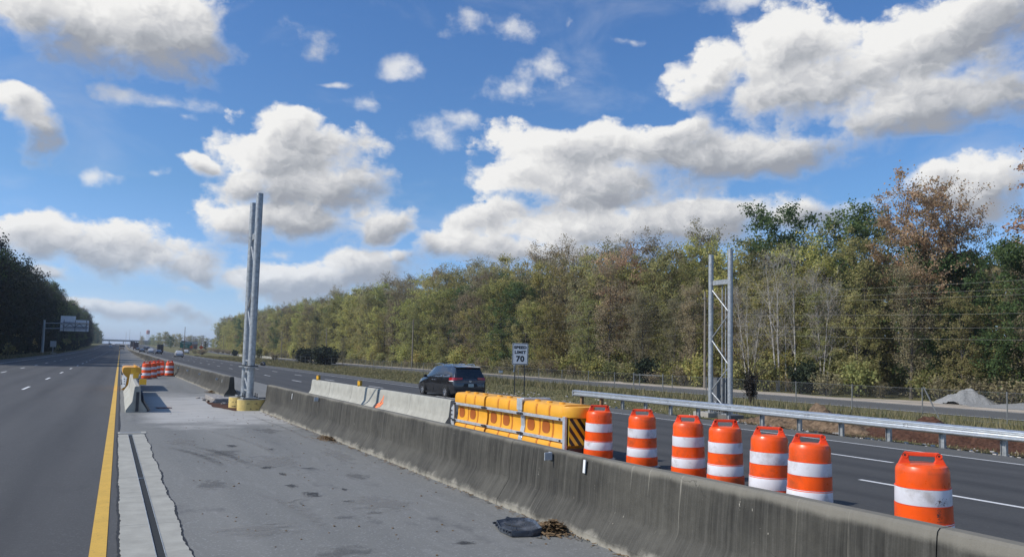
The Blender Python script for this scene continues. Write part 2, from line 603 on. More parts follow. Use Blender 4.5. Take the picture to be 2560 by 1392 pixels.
def leaf_mat(name, cols, hue_var=.025, val_var=.35, trans=.52):
    m, W, b, out = new_mat(name)
    g = W.node('ShaderNodeNewGeometry')
    oi = W.node('ShaderNodeObjectInfo')
    r = g.outputs['Random Per Island']
    stops = [(i / max(1, len(cols) - 1), c) for i, c in enumerate(cols)]
    c = W.ramp(r, stops)
    hsv = W.node('ShaderNodeHueSaturation')
    W.put(hsv.inputs['Hue'], W.lin(oi.outputs['Random'], 0, 1, .5 - hue_var, .5 + hue_var))
    rnd2 = W.math('FRACT', W.math('MULTIPLY', oi.outputs['Random'], 17.31))
    W.put(hsv.inputs['Value'], W.lin(rnd2, 0, 1, 1 - val_var, 1 + val_var))
    hsv.inputs['Saturation'].default_value = .88
    W.put(hsv.inputs['Color'], c)
    finish(W, b, hsv.outputs[0], .7, 0, spec=.15)
    t = W.node('ShaderNodeBsdfTranslucent')
    W.put(t.inputs[0], W.mix(.5, hsv.outputs[0], hsv.outputs[0]))
    mx = W.node('ShaderNodeMixShader')
    mx.inputs[0].default_value = trans
    W.nt.links.new(b.outputs[0], mx.inputs[1])
    W.nt.links.new(t.outputs[0], mx.inputs[2])
    W.nt.links.new(mx.outputs[0], out.inputs[0])
    return m


def bark_mat(name, a, c):
    m, W, b, out = new_mat(name)
    co = objco(W)
    n = W.noise(W.scale(co, (6, 6, 1.2)), 2.0, 5, .65)
    finish(W, b, W.mix(W.lin(n, .3, .7), a, c), .9, 0, n, .6, .03, .15)
    return m


def stain_mat(name, col, strength, rough=.7):
    m, W, b, out = new_mat(name)
    co = objco(W)
    x, y, z = W.xyz(co)
    oi = W.node('ShaderNodeObjectInfo')
    sh = W.vmath('ADD', co, W.vec(W.math('MULTIPLY', oi.outputs['Random'], 50.0), 3.0, 0))
    d = W.vmath('LENGTH', W.vec(x, y, 0))
    k = W.math('ADD', W.math('SUBTRACT', 1.0, d), W.math('MULTIPLY', W.math('SUBTRACT', W.noise(sh, 2.6, 6, .68), .5), 3.0))
    k = W.math('MULTIPLY', W.step(k, .30, .75), W.math('MULTIPLY', W.step(d, .55, 1.0, 1, 0), strength))
    finish(W, b, col, rough, 0, spec=.3)
    tr = W.node('ShaderNodeBsdfTransparent')
    mx = W.node('ShaderNodeMixShader')
    W.put(mx.inputs[0], k)
    W.nt.links.new(tr.outputs[0], mx.inputs[1])
    W.nt.links.new(b.outputs[0], mx.inputs[2])
    W.nt.links.new(mx.outputs[0], out.inputs[0])
    return m


M_ROAD = asphalt('asphalt_dark', .070, .42, blue=.98, stains=.18,
                 tracks=[(x, .55) for x in (-1.0, -2.8, -4.8, -6.5, -8.6, -10.2)])
M_ROADR = asphalt('asphalt_dark_far_side', .058, .42, blue=.97, stains=.15,
                  tracks=[(x, .55) for x in (9.4, 11.1, 13.2, 14.8, 16.9, 18.6)])
M_MEDIAN = asphalt('asphalt_grey', .162, .36, blue=.92, stains=.6, dust=(22.0, 34.5, .95, 4.6, (.40, .388, .362)))
M_INNER = asphalt('asphalt_inner_shoulder', .165, .25, blue=.93, stains=.25)
M_SHOULDER = asphalt('asphalt_shoulder', .095, .35, blue=.93, stains=.3)
M_SERVICE = asphalt('asphalt_service', .09, .30, blue=.95, stains=.2)
M_SEAM = simple('seam_tar', (.020, .019, .018), .7, scale=10)
M_YELLOW = paint_line('yellow_line_paint', (.66, .40, .065), (.10, .09, .07), .55)
M_WHITE = paint_line('white_line_paint', (.74, .74, .72), (.10, .10, .10), .5)
M_GROUND = ground_mat()
M_CONC = concrete_new('concrete_new', (.385, .375, .325), .45)
M_SLAB = concrete_new('concrete_slab', (.385, .372, .322), .26)
M_PAD = concrete_new('concrete_pad', (.36, .34, .30), .3)
M_OLD = concrete_old('concrete_weathered', (.062, .059, .051), (.33, .305, .25))
M_GALV = simple('galvanised_steel', (.35, .365, .37), .48, .5, .30, 9, bump=.05)
M_GALVW = simple('galvanised_rail', (.62, .64, .65), .36, .75, .10, 4)
M_STEEL = simple('bare_steel_plate', (.56, .58, .60), .42, .45, .2, 8)
M_DKSTEEL = simple('dark_steel', (.05, .052, .055), .5, .3)
M_ORANGE = simple('orange_plastic', (.86, .092, .006), .33, 0, .14, 4, .5, dirt=((.20, .06, .025), .60), each=True)
M_ORANGE2 = simple('orange_red_plastic', (.72, .060, .012), .42, 0, .12, 4, .5, dirt=((.10, .05, .03), .3), each=True)
M_SHEET = simple('white_reflective_sheeting', (.70, .69, .72), .38, 0, .06, 6, .5, dirt=((.34, .30, .27), .75), each=True)
M_YELP = simple('yellow_plastic', (.80, .375, .030), .42, 0, .07, 3, .5, dirt=((.32, .16, .05), .15))
M_YELD = simple('yellow_groove_shade', (.50, .15, .010), .5, 0, .07, 3)
M_YMARK = simple('marker_yellow', (.80, .52, .02), .4, 0, .06)
M_BLACK = simple('black_sheet', (.010, .010, .011), .5)
M_BLKPL = simple('black_plastic', (.045, .052, .064), .30, 0, .4, 9, .5, dirt=((.22, .22, .23), .5))
M_AMBER = simple('amber_reflector', (.92, .48, .03), .35, 0, .1, 20)
M_AMBERD = simple('amber_back', (.42, .24, .03), .5, 0, .15, 20)
M_TUBE = simple('form_tube_yellow', (.62, .47, .17), .7, 0, .16, 7, .3, dirt=((.30, .20, .10), .35))
M_PRINT = simple('form_tube_print', (.13, .095, .06), .8)
M_SOIL = simple('red_soil', (.078, .040, .027), .95, 0, .55, 9, .1, bump=.8)
M_RUBBLE = simple('rubble', (.30, .28, .26), .9, 0, .3, 8, .2, bump=.4)
M_GRAVEL = simple('gravel_grey', (.25, .25, .245), .95, 0, .35, 14, .15, bump=.9)
M_DIRT = simple('pale_dirt', (.42, .36, .29), .95, 0, .22, .8, .1, bump=.5)
M_LITTER = simple('dead_leaf', (.17, .115, .065), .9, 0, .5, 20, .1)
M_TRASH = simple('white_scrap', (.70, .70, .68), .7, 0, .1)
M_WOOD = simple('post_wood', (.26, .15, .075), .85, 0, .3, 6, .2)
M_POLEW = bark_mat('utility_pole_wood', (.16, .135, .11), (.26, .23, .19))
M_WIRE = simple('wire', (.30, .295, .25), .6, .3)
M_FENCE = simple('fence_steel', (.20, .205, .20), .6, .4, .2)
M_SIGNW = simple('sign_white', (.66, .665, .68), .45, 0, .05, 9)
M_SIGNB = simple('sign_back', (.80, .81, .83), .6, .0, .1, 2)
M_GREEN = simple('sign_green', (.012, .17, .12), .45, 0, .08)
M_SIGNO = simple('sign_orange', (.70, .12, .02), .45)
M_PAVEMARK = simple('orange_spray_paint', (.85, .22, .08), .7, 0, .15, 20)
M_CAB = simple('cabinet_grey', (.10, .105, .11), .5, .3)
M_BRICK = simple('far_building_brick', (.22, .13, .11), .8, 0, .2, 1)
M_BRIDGE = simple('bridge_concrete', (.20, .21, .22), .8, 0, .15, .5)
M_TANK = simple('water_tower_red', (.38, .12, .09), .6, 0, .1, .5)
M_TOWERW = simple('water_tower_legs', (.55, .56, .58), .6, 0, .1, .5)

# ------------------------------------------------------------------ ground, roads, markings
EY = [-5000, 150, 220, 420, 520, 650, 850, 9000]
EZ = [0, 0, .05, .7, 1.7, 3.6, 5.5, 5.5]


def cross(x):
    if x < -12:
        return -.04 * (-12 - x) if x > -20 else -.32
    if x < 5.5:
        return 0.0
    if x < 42:
        return -.025 * (x - 5.5)
    return -.9125


def G(x, y):
    return cross(x) + float(np.interp(y, EY, EZ))


STN = sorted(set([-300, -120, -60, -30, -20] + list(range(-10, 60, 2)) + list(range(60, 150, 5)) + list(range(150, 900, 10)) + list(range(900, 1400, 50)) + [1400, 1700, 2200, 3000, 4500, 7000]))


def strip(name, xs, y0, y1, dz, mat, label=None, cat=None, kind='structure', parent=None, group=None):
    """sheet along the road; xs: list of lateral positions (number or function of y)"""
    ys = [y0] + [y for y in STN if y0 < y < y1] + [y1]
    V, F = [], []
    n = len(xs)
    for y in ys:
        for x in xs:
            xx = x(y) if callable(x) else x
            V.append((xx, y, G(xx, y) + dz))
    for i in range(len(ys) - 1):
        for j in range(n - 1):
            a = i * n + j
            F.append((a, a + 1, a + n + 1, a + n))
    o = bpy.data.objects.new(name, mesh_np(name, V, F, mat, True))
    link(o, parent)
    return tag(o, label, cat, group, kind)


def bx(y):
    """left foot of the median barrier"""
    return float(np.interp(y, [-20, 8, 27, 36, 62, 900], [4.80, 4.70, 4.26, 4.06, 3.65, 3.9]))


def lane(x0):
    return lambda y: x0 + 1.1 * math.exp(-max(y, -5) / 26.0) - (.5 if y > 60 else .5 * max(y, 0) / 60)


strip('ground', [-5000, -300, -60, -20, -12, 5.5, 42, 120, 400, 5000], -300, 7000, -.05, M_GROUND)
strip('left_carriageway', [-11.75, -6, .10], -60, 1400, 0, M_ROAD)
strip('left_shoulder', [-14.6, -12, -11.75], -60, 1400, .0, M_SHOULDER)
strip('median_pavement', [.10, 2.0, 3.8, 5.30], -60, 120, 0, M_MEDIAN)
strip('median_pavement', [.10, 2.0, 3.8, 5.30], 120, 1400, 0, M_MEDIAN)
strip('inner_shoulder', [5.30, 5.5, 8.2], -60, 1400, 0, M_INNER)
strip('right_carriageway', [8.2, 12, 16, 19.9], -60, 1400, 0, M_ROADR)
strip('right_shoulder', [19.9, lambda y: 22.0 + .12 * math.sin(y * .9) + .08 * math.sin(y * 2.3)], -60, 1400, 0, M_SHOULDER)
strip('service_road', [46.0, 54.2], -60, 640, -.02, M_SERVICE)
# dusty bare ground beyond the service road
strip('dirt_verge', [54.2, lambda y: 58.5 + 1.2 * math.sin(y * .23) + .7 * math.sin(y * .61) + 5.0 * math.exp(-((y - 36) / 10.0) ** 2)], -30, 84, -.03, M_DIRT)
strip('dirt_verge', [54.2, lambda y: 56.0 + .6 * math.sin(y * .13)], 84, 640, -.03, M_DIRT)
strip('pavement_seam', [8.14, lambda y: 8.30 + .03 * math.sin(y * 1.7)], -60, 500, .005, M_SEAM)
strip('pavement_seam', [.075, lambda y: .115 + .012 * math.sin(y * 2.1)], 20.6, 300, .005, M_SEAM)
strip('yellow_edge_line', [-.155, lambda y: -.005 + .004 * math.sin(y * 3.1)], -60, 700, .006, M_YELLOW)
strip('white_edge_line', [-11.32, -11.20], -60, 700, .006, M_WHITE)
strip('white_edge_line', [lambda y: lane(19.35)(y), lambda y: lane(19.47)(y)], -60, 700, .006, M_WHITE)
strip('service_edge_line', [46.12, 46.30], -60, 640, -.008, M_WHITE)
strip('service_edge_line', [53.3, 53.42], -60, 640, -.008, M_WHITE)


def dashes(x0, ys, fn=None):
    for y in ys:
        mb = MB()
        k = 4 if y < 150 else 2
        for i in range(k):
            a, b = y + 3.05 * i / k, y + 3.05 * (i + 1) / k
            xa, xb = (fn(a), fn(b)) if fn else (x0, x0)
            w = .06
            dz = .006 if y < 150 else .02
            mb.quad((xa - w, a, G(xa, a) + dz), (xa + w, a, G(xa, a) + dz), (xb + w, b, G(xb, b) + dz), (xb - w, b, G(xb, b) + dz))
        o = mb.build('lane_dash', M_WHITE)
        o['kind'] = 'structure'


dashes(-3.80, [40.7 + 12.19 * k for k in range(-4, 22)])
dashes(-7.45, [40.7 + 12.19 * k for k in range(-4, 18)])
dashes(0, [7.0 + 12.19 * k for k in range(-1, 18)], lane(12.05))
dashes(0, [12.0 + 12.19 * k for k in range(-1, 18)], lane(15.75))


# thin autumn haze over the whole place
hb_ = MB().box((0, 3350, 21.9), (10020, 7320, 48.2)).build('haze', None or simple('unused', (1, 1, 1)))
hb_.data.materials.clear()
hm = bpy.data.materials.new('haze_air')
hm.use_nodes = True
hm.node_tree.nodes.clear()
hw = NT(hm.node_tree)
ho = hw.node('ShaderNodeOutputMaterial')
hv = hw.node('ShaderNodeVolumePrincipled')
hv.inputs['Color'].default_value = (.78, .87, 1.0, 1)
hv.inputs['Density'].default_value = HAZE
hv.inputs['Anisotropy'].default_value = .2
hm.node_tree.links.new(hv.outputs[0], ho.inputs['Volume'])
hb_.data.materials.append(hm)
hb_['kind'] = 'stuff'

# ------------------------------------------------------------------ concrete barriers
def jersey(h, wb=.30, wt=.080):
    half = [(wb, 0.0), (wb, .07), (wb - .012, .085), (wb - .09, .205), (wb - .155, .30), (wb - .178, .345),
            (wt + .028, h - .27), (wt + .006, h - .05), (wt - .004, h - .018), (wt - .03, h)]
    return [(-x, z) for x, z in half] + [(x, z) for x, z in reversed(half)]


def barrier_part(mb, prof, path, sub=1):
    """path: list of (x centre, y); profile stands on the ground there"""
    rings = []
    top = max(z for _, z in prof)
    for (x, y) in path:
        g = G(x, y)
        # the cast crest runs a little unevenly near the camera
        hh = top if y > 30 else float(np.interp(y, [2, 3.7, 5.4, 7.5, 12, 26], [.925, .925, .90, .855, .858, .868]))
        rings.append([(x + px, y, g + (pz if pz < .3 else .3 + (pz - .3) * (hh - .3) / (top - .3))) for px, pz in prof])
    mb.ring(rings, True)


def make_median(name, label, y0, y1, lens, h):
    t = thing(name, label, 'concrete barrier', (0, 0, 0))
    prof = jersey(h)
    y = y0
    i = 0
    while y < y1 - .01:
        L = lens[min(i, len(lens) - 1)]
        ye = min(y1, y + L)
        mb = MB()
        k = max(2, int((ye - y) / 1.5) if ye - y < 12 else 5)
        pts = [y + .005 + (ye - y - .010) * j / k for j in range(k + 1)]
        wob = [(.006 * math.sin(p * 1.9) + .004 * math.sin(p * 5.1)) if y1 < 40 else 0 for p in pts]
        barrier_part(mb, prof, [(bx(p) + .30 + w, p) for p, w in zip(pts, wob)])
        mb.build('barrier_section', M_OLD, t, smooth=28)
        y = ye
        i += 1
    return t


near_bar = make_median('median_barrier', 'dark weathered concrete median barrier running past the camera with streaked face', -8.0, 26.7, [5.2, 6.1, 6.1, 6.1, 6.1, 6.1], .865)
far_bar = make_median('median_barrier', 'grey concrete median barrier continuing into the distance beyond the twin steel posts', 34.9, 640, [6.1] * 16 + [12.2] * 12 + [40], .85)


def bracket(y, par, z=.71):
    """fold of sheet metal that stands off the barrier face, and its reflector"""
    x = bx(y) + .30 - .115
    o = MB().box((x - .05, y, z), (.11, .012, .095)).box((x - .003, y + .035, z), (.012, .075, .095)).build('reflector_bracket', M_STEEL, par, bevel=.003)
    return o


def flash(y, par, z0=.52, z1=.66):
    x0, x1 = [bx(y) + .30 - (.117 + (.725 - z) * .058) - .006 for z in (z0, z1)]
    w = .022
    MB().add([(x0, y - w, z0), (x1, y - w, z1), (x1, y + w, z1), (x0, y + w, z0),
              (x0 + .012, y - w, z0), (x1 + .012, y - w, z1), (x1 + .012, y + w, z1), (x0 + .012, y + w, z0)],
             [(0, 3, 2, 1), (0, 1, 5, 4), (1, 2, 6, 5), (2, 3, 7, 6), (3, 0, 4, 7)]).build('reflective_strip', M_TRASH, par)


bracket(8.32, near_bar, .775)
bracket(19.8, near_bar, .79)
flash(7.58, near_bar, .675, .825)
flash(22.75, near_bar, .62, .78)
for y in (38.5, 46, 53, 60, 67, 75, 84, 94, 106, 120):
    bracket(y, far_bar, .62 + G(4, y))
flash(37.0, far_bar)

# precast temporary barrier, left (on the paved median) and right (beside the far carriageway)
TPROF = jersey(.815, .305, .078)


def precast(name, label, p0, p1, n, mat, group):
    t = thing(name, label, 'concrete barrier', (0, 0, 0))
    p0, p1 = Vector(p0), Vector(p1)
    for i in range(n):
        a = p0.lerp(p1, i / n)
        b = p0.lerp(p1, (i + 1) / n)
        d = (b - a).normalized()
        off = random.uniform(-.012, .012)
        mb = MB()
        q = [a + d * .02, a + d * .05, b - d * .05, b - d * .02]
        sc = [.96, 1, 1, .96]
        rings = []
        for p, s in zip(q, sc):
            g = G(p.x, p.y)
            rings.append([(p.x + off + px * s, p.y, g + pz * (1 if s == 1 else .985)) for px, pz in TPROF])
        mb.ring(rings, True)
        mb.build('barrier_segment', mat, t, smooth=28)
    return t


tb_l = precast('temporary_barrier', 'pale precast barrier standing on the median beside the yellow line with amber reflectors', (.56, 26.5), (.56, 38.4), 4, M_CONC, None)
tb_r = precast('temporary_barrier', 'pale precast barrier with orange spray paint behind the dark median barrier', (8.00, 35.4), (8.52, 20.1), 5, M_CONC, None)
# slot for the joint key in the near end of the left barrier
MB().box((.575, 26.512, .33), (.085, .03, .60)).build('key_slot', M_DKSTEEL, tb_l)


def top_reflector(par, x, y, z, w=.20, h=.20, ya=0.0):
    g = G(x, y)
    o = MB().box((x, y, g + z + h / 2), (w, .03, h)).build('delineator', M_AMBER, par, bevel=.004)
    MB().box((x, y + .02, g + z + .012), (w * .9, .08, .02)).build('delineator_foot', M_GALV, o)
    return o


top_reflector(tb_l, .70, 26.62, .83)
top_reflector(tb_l, .60, 32.6, .815, .19, .24)
top_reflector(tb_l, .60, 38.0, .815, .19, .26)


def post_reflector(par, x, y):
    g = G(x, y)
    o = MB().lathe([(.085, 0), (.09, .02), (.09, .20), (.085, .215)], 14, (x, y, g + .81)).build('delineator', M_AMBERD, par, smooth=40)
    MB().box((x - .062, y - .066, g + .92), (.10, .012, .13), rz=-.75).build('reflector_face', M_AMBER, o)


post_reflector(tb_r, 8.03, 34.6)
post_reflector(tb_r, 8.22, 28.6)
# sprayed squiggle on the face of the right temporary barrier
mb = MB()
rs = random.Random(5)
for (a, b, r) in [((26.55, .26), (26.0, .36), .055), ((26.0, .36), (25.55, .62), .045), ((25.62, .24), (25.58, .66), .03), ((26.5, .24), (25.65, .27), .05), ((26.3, .30), (25.7, .40), .05)]:
    pass
def tb_face(y, z):
    xc = 8.00 + (35.4 - y) / 15.3 * .52
    if z < .34:
        w = .293 - (z - .085) * .635
    else:
        w = .127 - (z - .345) * .11
    return xc - w - .004
def spray(mb, pts, wd):
    for i in range(len(pts) - 1):
        (ya, za), (yb, zb) = pts[i], pts[i + 1]
        d = Vector((yb - ya, zb - za)).normalized()
        nn = Vector((-d.y, d.x)) * wd
        c = [(ya + nn.x, za + nn.y), (yb + nn.x, zb + nn.y), (yb - nn.x, zb - nn.y), (ya - nn.x, za - nn.y)]
        g = G(8.3, ya)
        mb.quad(*[(tb_face(y, z), y, g + z) for y, z in c])
spray(mb, [(27.0, .14), (26.6, .22), (26.2, .26), (25.9, .34), (25.7, .50), (25.62, .62)], .035)
spray(mb, [(26.8, .15), (26.4, .17), (26.0, .20), (25.8, .30), (25.6, .40)], .05)
spray(mb, [(27.1, .11), (26.7, .13), (26.3, .24)], .025)
spray(mb, [(25.75, .20), (25.65, .36), (25.63, .55)], .02)
mb.build('spray_mark', M_PAVEMARK, tb_r)

# black sheet slumped against the right side of the left barrier
mb = MB()
rings = []
for y, top, th in [(26.86, .10, .02), (26.92, .30, .05), (27.05, .48, .06), (27.35, .60, .07), (27.8, .66, .07), (28.3, .64, .06), (28.8, .50, .05), (29.1, .20, .02)]:
    ring = []
    zs = [.01, .10, .22, .34, .48, 1.0]
    pts = []
    for z in [0.0, .09, .20, .33, top * .85, top]:
        z = min(z, top)
        xf = .56 + (.305 if z < .08 else (.29 - (z - .085) * .63 if z < .34 else .130 - (z - .345) * .10))
        pts.append((xf, z))
    outer = [(x + th * (1.5 if z < .05 else 1.0) * (1 + .25 * math.sin(9 * y + 8 * z)), y + .02 * math.sin(14 * z), z + .004) for x, z in pts]
    inner = [(x + .006, y, z + .002) for x, z in reversed(pts)]
    rings.append(outer + inner)
tag(mb.ring(rings).build('black_tarpaulin', M_BLACK, smooth=50), 'black plastic sheet slumped against the right face of the left precast barrier', 'tarpaulin')
tag(MB().box((1.42, 28.2, .018), (.42, .30, .03), rz=.3).build('brick_scrap', simple('pinkish_scrap', (.26, .17, .15), .9)), 'flat pinkish scrap lying in the shadow of the left precast barrier', 'debris')

# ------------------------------------------------------------------ slot drain in the pale slab
def slot_x(y):
    return .475 - (y - 7.5) * .0128


dr = thing('slot_drain', 'pale concrete slab with a narrow steel slot drain beside the yellow line', 'drain', (0, 0, 0))
rs = random.Random(3)
cuts = [3.0, 5.6, 7.9, 9.7, 11.5, 13.2, 14.9, 16.9, 19.75]
SH = .045


def right_edge(y):
    return .73 - (y - 8) * .0085 + .013 * math.sin(y * 1.9) + .009 * math.sin(y * 4.7 + 1)


def left_edge(y):
    return .118 - (y - 8) * .004 + .006 * math.sin(y * 3.3)


for i in range(len(cuts) - 1):
    a, b = cuts[i] + .004, cuts[i + 1] - .004
    n = 26
    ys = [a + (b - a) * j / n for j in range(n + 1)]
    for side in (0, 1):
        if side == 0:
            lo = [(left_edge(y) + rs.uniform(-.009, .009), y) for y in ys]
            hi = [(slot_x(y) - .046, y) for y in ys]
        else:
            lo = [(slot_x(y) + .046, y) for y in ys]
            hi = [(right_edge(y) + rs.uniform(-.010, .010), y) for y in ys]
        rings = []
        for (x0, y), (x1, _) in zip(lo, hi):
            rings.append([(x0, y, -.02), (x0, y, .012), (x1, y, .012), (x1, y, -.02)])
        MB().ring(rings).build('concrete_panel', M_SLAB, dr, smooth=30)
# angle-iron rims, end frame and the grating bars in the slot
for s in (-1, 1):
    MB().tube([(slot_x(y) + s * .042, y, .011) for y in (3.0, 8, 12, 16, 19.6)], .0055, 6).build('slot_rim', M_GALV, dr)
MB().box((slot_x(13.1), 13.1, .010), (.09, .03, .012)).build('cross_bar', M_GALV, dr)
MB().box((slot_x(19.62), 19.62, .010), (.10, .03, .012)).build('cross_bar', M_GALV, dr)
MB().box((.37, 20.15, .004), (.60, .42, .016)).build('end_block', M_SLAB, dr, bevel=.004)
MB().box((.33, 20.17, .0135), (.44, .20, .006)).build('end_grate', simple('grate_worn', (.22, .225, .23), .6, .2), dr)
mb = MB()
y = 3.2
while y < 19.5:
    mb.box((slot_x(y), y, -.012), (.082, .012, .02))
    y += .085
o = mb.build('grating_bars', simple('grating_steel', (.085, .11, .115), .5, .5), dr)
o['kind'] = 'stuff'
strip('slot_floor', [lambda y: slot_x(y) - .05, lambda y: slot_x(y) + .05], 3.0, 19.7, .0045, simple('slot_dark', (.018, .021, .022), .9), parent=dr, kind=None)
# dark broken edge of the asphalt where it was cut for the slab
mb = MB()
ys = [3 + .08 * i for i in range(215)]
rings = [[(right_edge(y) - .05, y, .0045), (right_edge(y) + .020 + rs.uniform(-.008, .012), y, .0045)] for y in ys]
mb.ring(rings, False, False)
o = mb.build('saw_cut_edge', M_SEAM)
o['kind'] = 'structure'
mb = MB()
rings = [[(left_edge(y) - .025 + rs.uniform(-.012, .004), y, .0048), (left_edge(y) + .02, y, .0048)] for y in ys]
mb.ring(rings, False, False)
o = mb.build('saw_cut_edge', M_SEAM)
o['kind'] = 'structure'


# ------------------------------------------------------------------ steel gantry posts
def gantry(name, label, x, y, dy, z0, H, flange=None, conduits=False):
    """two round posts in line with the road joined by a crossbeam and diagonals"""
    t = thing(name, label, 'steel post', (x, y, z0))
    r = .118
    for k in (0, 1):
        yy = dy * k
        hh = H * (1.0 if k == 0 else .985)
        MB().tube([(0, yy, .02), (0, yy, hh)], r if k == 0 else r * .97, 20).build('post', M_GALV, t, smooth=40)
        MB().box((0, yy, .012), (.52, .52, .04)).build('base_plate', M_GALV, t, bevel=.005)
        for sx in (-1, 1):
            for sy in (-1, 1):
                MB().tube([(sx * .20, yy + sy * .20, -.03), (sx * .20, yy + sy * .20, .17)], .016, 8).tube([(sx * .20, yy + sy * .20, .034), (sx * .20, yy + sy * .20, .064)], .032, 6).build('anchor_bolt', M_DKSTEEL, t)
        if flange:
            MB().lathe([(.23, 0), (.23, .035)], 20, (0, yy, flange)).build('splice_flange', M_GALV, t)
            MB().lathe([(.23, 0), (.23, .035)], 20, (0, yy, flange + .037)).build('splice_flange', M_DKSTEEL, t)
    # crossbeam: a channel between the posts
    zb = H * .805
    MB().box((0, dy / 2, zb), (.012, dy - 2 * r, .20)).box((.05, dy / 2, zb + .1), (.11, dy - 2 * r, .012)).box((.05, dy / 2, zb - .1), (.11, dy - 2 * r, .012)).build('crossbeam', M_GALV, t)
    segs = [(zb - .35, zb - 1.35), (zb - 2.5, zb - 1.5), (zb - 2.65, zb - 3.7), (zb - 4.85, zb - 3.85), (zb - 5.0, zb - 6.0)]
    for i, (za, zc) in enumerate(segs):
        if zc < .12:
            zc = .12
        a = Vector((0, dy - r * .9, za)) if i % 1 == 0 else None
        b = Vector((0, r * .9, zc))
        MB().tube([a, b], .032, 8).build('diagonal_brace', M_GALV, t, smooth=40)
    if flange:
        for z in (flange + .22, flange - .16, .22):
            MB().tube([(0, r, z), (0, dy - r, z)], .035, 8).build('rung', M_GALV, t, smooth=40)
    if conduits:
        for (ox, fy, top) in ((.22, .42, .78), (.22, .60, .80)):
            MB().tube([(ox, dy * fy, .1), (ox, dy * fy, H * top)], .024, 8).build('conduit', M_GALV, t, smooth=40)
    return t


g_l = gantry('gantry_post', 'pair of tall bare steel posts on yellow wrapped footings in the median gap', 3.98, 26.95, 1.35, .40, 6.98, flange=1.02)
g_r = gantry('gantry_post', 'pair of tall bare steel posts with diagonal braces behind the guard rail', 24.05, 25.6, 1.25, -.30, 7.32, conduits=True)

# footings of the left posts: waxed form tubes with faded print, still in their excavation
ft = thing('form_tube_footing', 'yellow cardboard form tube footing under the nearer post of the median gap', 'footing', (4.06, 26.95, 0))
def oblong(mb, L, r, h, z0=0):
    pts = [(L / 2 + r * math.cos(a), r * math.sin(a)) for a in np.linspace(-PI / 2, PI / 2, 11)] + [(-L / 2 + r * math.cos(a), r * math.sin(a)) for a in np.linspace(PI / 2, 3 * PI / 2, 11)]
    mb.prism([(x, y) for x, y in pts], z0, z0 + h, 'Z')
    return pts
mb = MB()
pts = oblong(mb, .34, .31, .355)
mb.build('form_tube', M_TUBE, ft, smooth=35)
MB().prism([(x * .97, y * .96) for x, y in pts], .35, .372, 'Z').build('grout_top', M_PAD, ft)
ft2 = thing('form_tube_footing', 'smaller yellow form tube footing under the farther post of the median gap', 'footing', (3.84, 28.3, 0))
MB().lathe([(.36, 0), (.36, .36)], 26).build('form_tube', M_TUBE, ft2, smooth=40)
MB().lathe([(.345, .355), (.345, .374)], 26).build('grout_top', M_PAD, ft2)
# faded print bands on the tubes
def print_marks(par, cx, L, r, z, seed):
    rr = random.Random(seed)
    mb = MB()
    u = -.55
    while u < .55:
        w = rr.choice([.025, .035, .05, .07])
        if rr.random() < .72:
            h = rr.choice([.022, .03, .036])
            if L > 0:
                if abs(u) < L / 2 and abs(u + w) < L / 2 + .05:
                    mb.quad((u, -r - .003, z), (u + w, -r - .003, z), (u + w, -r - .003, z + h), (u, -r - .003, z + h))
            else:
                a0, a1 = -PI / 2 + u * 1.6, -PI / 2 + (u + w) * 1.6
                R = r + .003
                mb.quad((R * math.cos(a0), R * math.sin(a0), z), (R * math.cos(a1), R * math.sin(a1), z), (R * math.cos(a1), R * math.sin(a1), z + h), (R * math.cos(a0), R * math.sin(a0), z + h))
        u += w + rr.choice([.012, .02, .045])
    mb.build('faded_print', M_PRINT, par)
print_marks(ft, 0, .44, .31, .22, 1)
print_marks(ft, 0, .44, .31, .05, 2)
print_marks(ft2, 0, 0, .36, .20, 3)
print_marks(ft2, 0, 0, .36, .05, 4)
MB().box((4.62, 27.4, .30), (.75, .22, .20)).build('formwork_beam', M_DKSTEEL)
tag(bpy.data.objects['formwork_beam'], 'dark square beam lying between the footing and the barrier end', 'beam')
# opened ground round the footings
def blob_sheet(name, cx, cy, rx, ry, z, mat, seed, n=40, kind='structure', lift=0.0):
    rr = random.Random(seed)
    ph = [rr.uniform(0, 6.28) for _ in range(5)]
    mb = MB()
    ring = []
    for k in range(n):
        a = 2 * PI * k / n
        s = 1 + .16 * math.sin(2 * a + ph[0]) + .10 * math.sin(3 * a + ph[1]) + .07 * math.sin(7 * a + ph[2]) + .05 * math.sin(13 * a + ph[3])
        ring.append((cx + rx * s * math.cos(a), cy + ry * s * math.sin(a)))
    V = [(cx, cy, G(cx, cy) + z + lift)] + [((x + cx) / 2, (y + cy) / 2, G(x, y) + z + lift * .8 * rr.uniform(.6, 1.2)) for x, y in ring] + [(x, y, G(x, y) + z) for x, y in ring]
    F = [(0, 1 + k, 1 + (k + 1) % n) for k in range(n)] + [(1 + k, 1 + n + k, 1 + n + (k + 1) % n, 1 + (k + 1) % n) for k in range(n)]
    mb.add(V, F)
    o = mb.build(name, mat, smooth=60)
    if kind:
        o['kind'] = kind
    return o


blob_sheet('excavated_soil', 3.72, 29.6, .66, 2.9, .006, M_SOIL, 4)
blob_sheet('excavated_soil', 3.50, 32.6, .50, 2.0, .0085, simple('dug_hole_shade', (.030, .025, .023), .9, bump=.6), 6)  # flat dark sheet, shade inside the dug hole put into its colour


